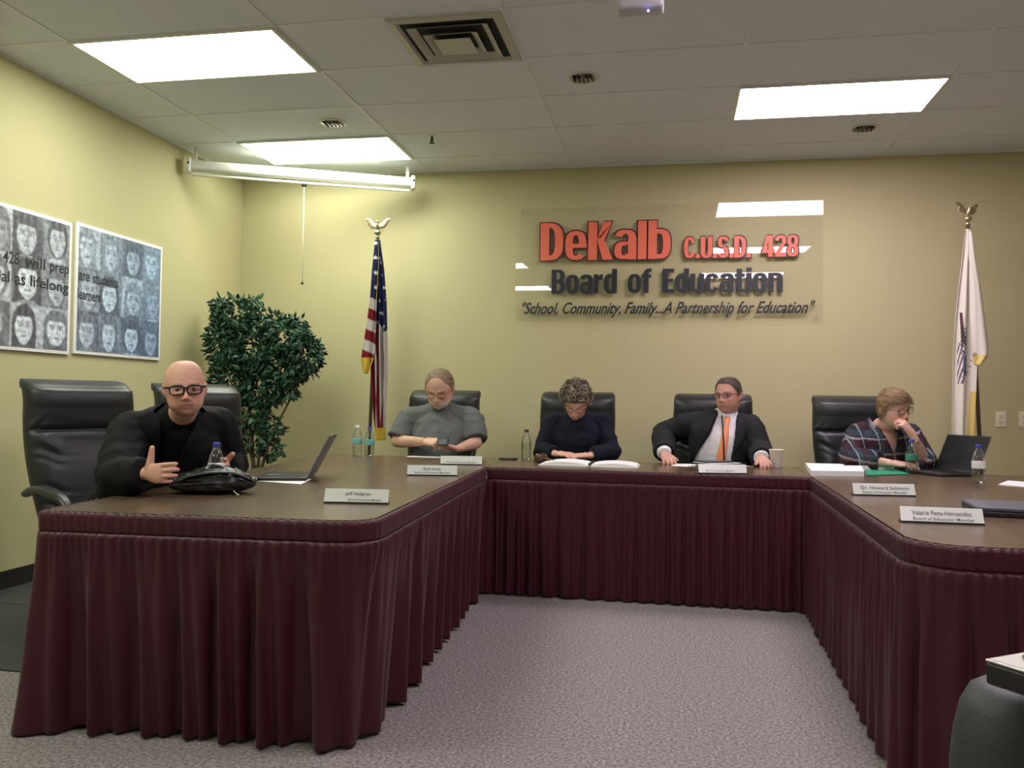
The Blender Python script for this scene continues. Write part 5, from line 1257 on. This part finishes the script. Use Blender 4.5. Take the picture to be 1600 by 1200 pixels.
# ---- black bag
a, b = atz(270, 772, TZ), atz(394, 771, TZ); c = (a+b)/2; BO = V(c[0]-.012, c[1]+.018, TZ+.001)
t = thing('black_bag', 'slumped shiny black bag on the left table by the bald person', 'bag', BO, math.atan2(b[1]-a[1], b[0]-a[0]))
mb = MB(); mb.ball((0, 0, 0), 1.0, n=96); v = np.array(mb.v); out = []
for p in v:
    x, y, z = p; r = 1+.05*noise.noise(Vector(p)*2.2); X = .168*math.copysign(abs(x)**.85, x); Y = .085*y; Z = .048+.040*z if z > 0 else .048+.048*math.copysign(abs(z)**.6, z)
    Z *= 1+.22*math.exp(-((x-.10)/.45)**2)*(z > 0)-.12*abs(x)*(z > 0)
    w_ = 0
    if z > -.2: w_ = (1-abs(math.sin(9*x+4*y+2.5*noise.noise(Vector((x*2, y*2, z*2)))))**.6)*.013*min(1, (z+.2)*1.5)
    out.append((X*r, (Y+.012*noise.noise(Vector(p)*3))*r, max(.001, Z*r+w_)))
mb.v = out; part('pouch', mb, 'bag_nylon', t)
mb = MB(); mb.sweep([(-.13, -.07, .062), (-.07, -.085, .080), (.0, -.080, .090), (.08, -.068, .088), (.14, -.04, .062), (.165, .0, .035)], [(.010, .003)]*6, up=(0, -.5, 1), n=10, k=5); part('strap', mb, 'black_plastic', t)
mb = MB(); mb.sweep([(-.14, -.082, .040), (-.05, -.094, .046), (.06, -.094, .046), (.14, -.075, .040)], [.003]*4, n=8, k=5); part('zipper', mb, 'black_metal', t)
mb = MB(); mb.sweep([(.09, -.092, .02), (.10, -.105, .010), (.115, -.118, .004), (.105, -.13, .003)], [.0018]*4, n=6, k=4); part('zip_cord', mb, 'silver', t)
# ---- foreground: dark grey domed seat back with a black box on top
YB_ = 1.36; c = at(1640, 1120, YB_)
zt = at(1600, 1078, YB_)[2]
t = thing('padded_stool', 'dark grey rounded padded stool at the lower right corner', 'stool', (c[0]-.0, YB_+.10, 0))
xl_ = at(1487, 1180, YB_+.10)[0]-c[0]; R_ = -xl_
zt = at(1560, 1066, YB_+.10)[2]
part('dome_shell', MB().lathe([(R_*.985, .34), (R_, .40), (R_*.995, zt-.13), (R_*.95, zt-.085), (R_*.86, zt-.04), (R_*.72, zt-.012), (R_*.55, zt-.001), (0, zt)], n=64), 'charcoal_shell', t)
part('skirt_shell', MB().lathe([(R_*.90, .03), (R_*.95, .335)], n=48), 'charcoal_shell', t); part('base_ring', MB().lathe([(R_*.92, 0), (R_*.95, .01), (R_*.95, .03), (R_*.9, .035)], n=48), 'black_plastic', t)
z1 = at(1539, 1029, 1.33)[2]; z0 = max(zt+.001, z1-.036); A = at(1539, 1029, 1.33)
t = thing('black_box', 'black box with silver-edged top and round dial resting on the grey stool', 'box', (A[0], A[1], z0), 0)
RZ = Matrix.Rotation(math.radians(36), 4, 'Z')
h_ = z1-z0
part('case', MB().box((0, -.19, 0), (.30, 0, h_-.004), RZ @ Matrix.Rotation(0, 4, 'Z'), bevel=.006), 'black_plastic', t)
part('top_plate', MB().box((0, -.19, h_-.004), (.30, 0, h_), RZ, bevel=.0018), 'silver', t)
part('top_panel', MB().box((.004, -.186, h_), (.296, -.004, h_+.0006), RZ), 'vent_metal', t, False)
part('dial', MB().lathe([(.0, h_+.0006), (.040, h_+.0006), (.042, h_+.003), (.036, h_+.0035), (.034, h_+.0015), (.018, h_+.0015), (.016, h_+.0045), (0, h_+.0045)], n=36, M4=RZ @ Matrix.Translation((.075, -.055, 0))), 'silver', t)
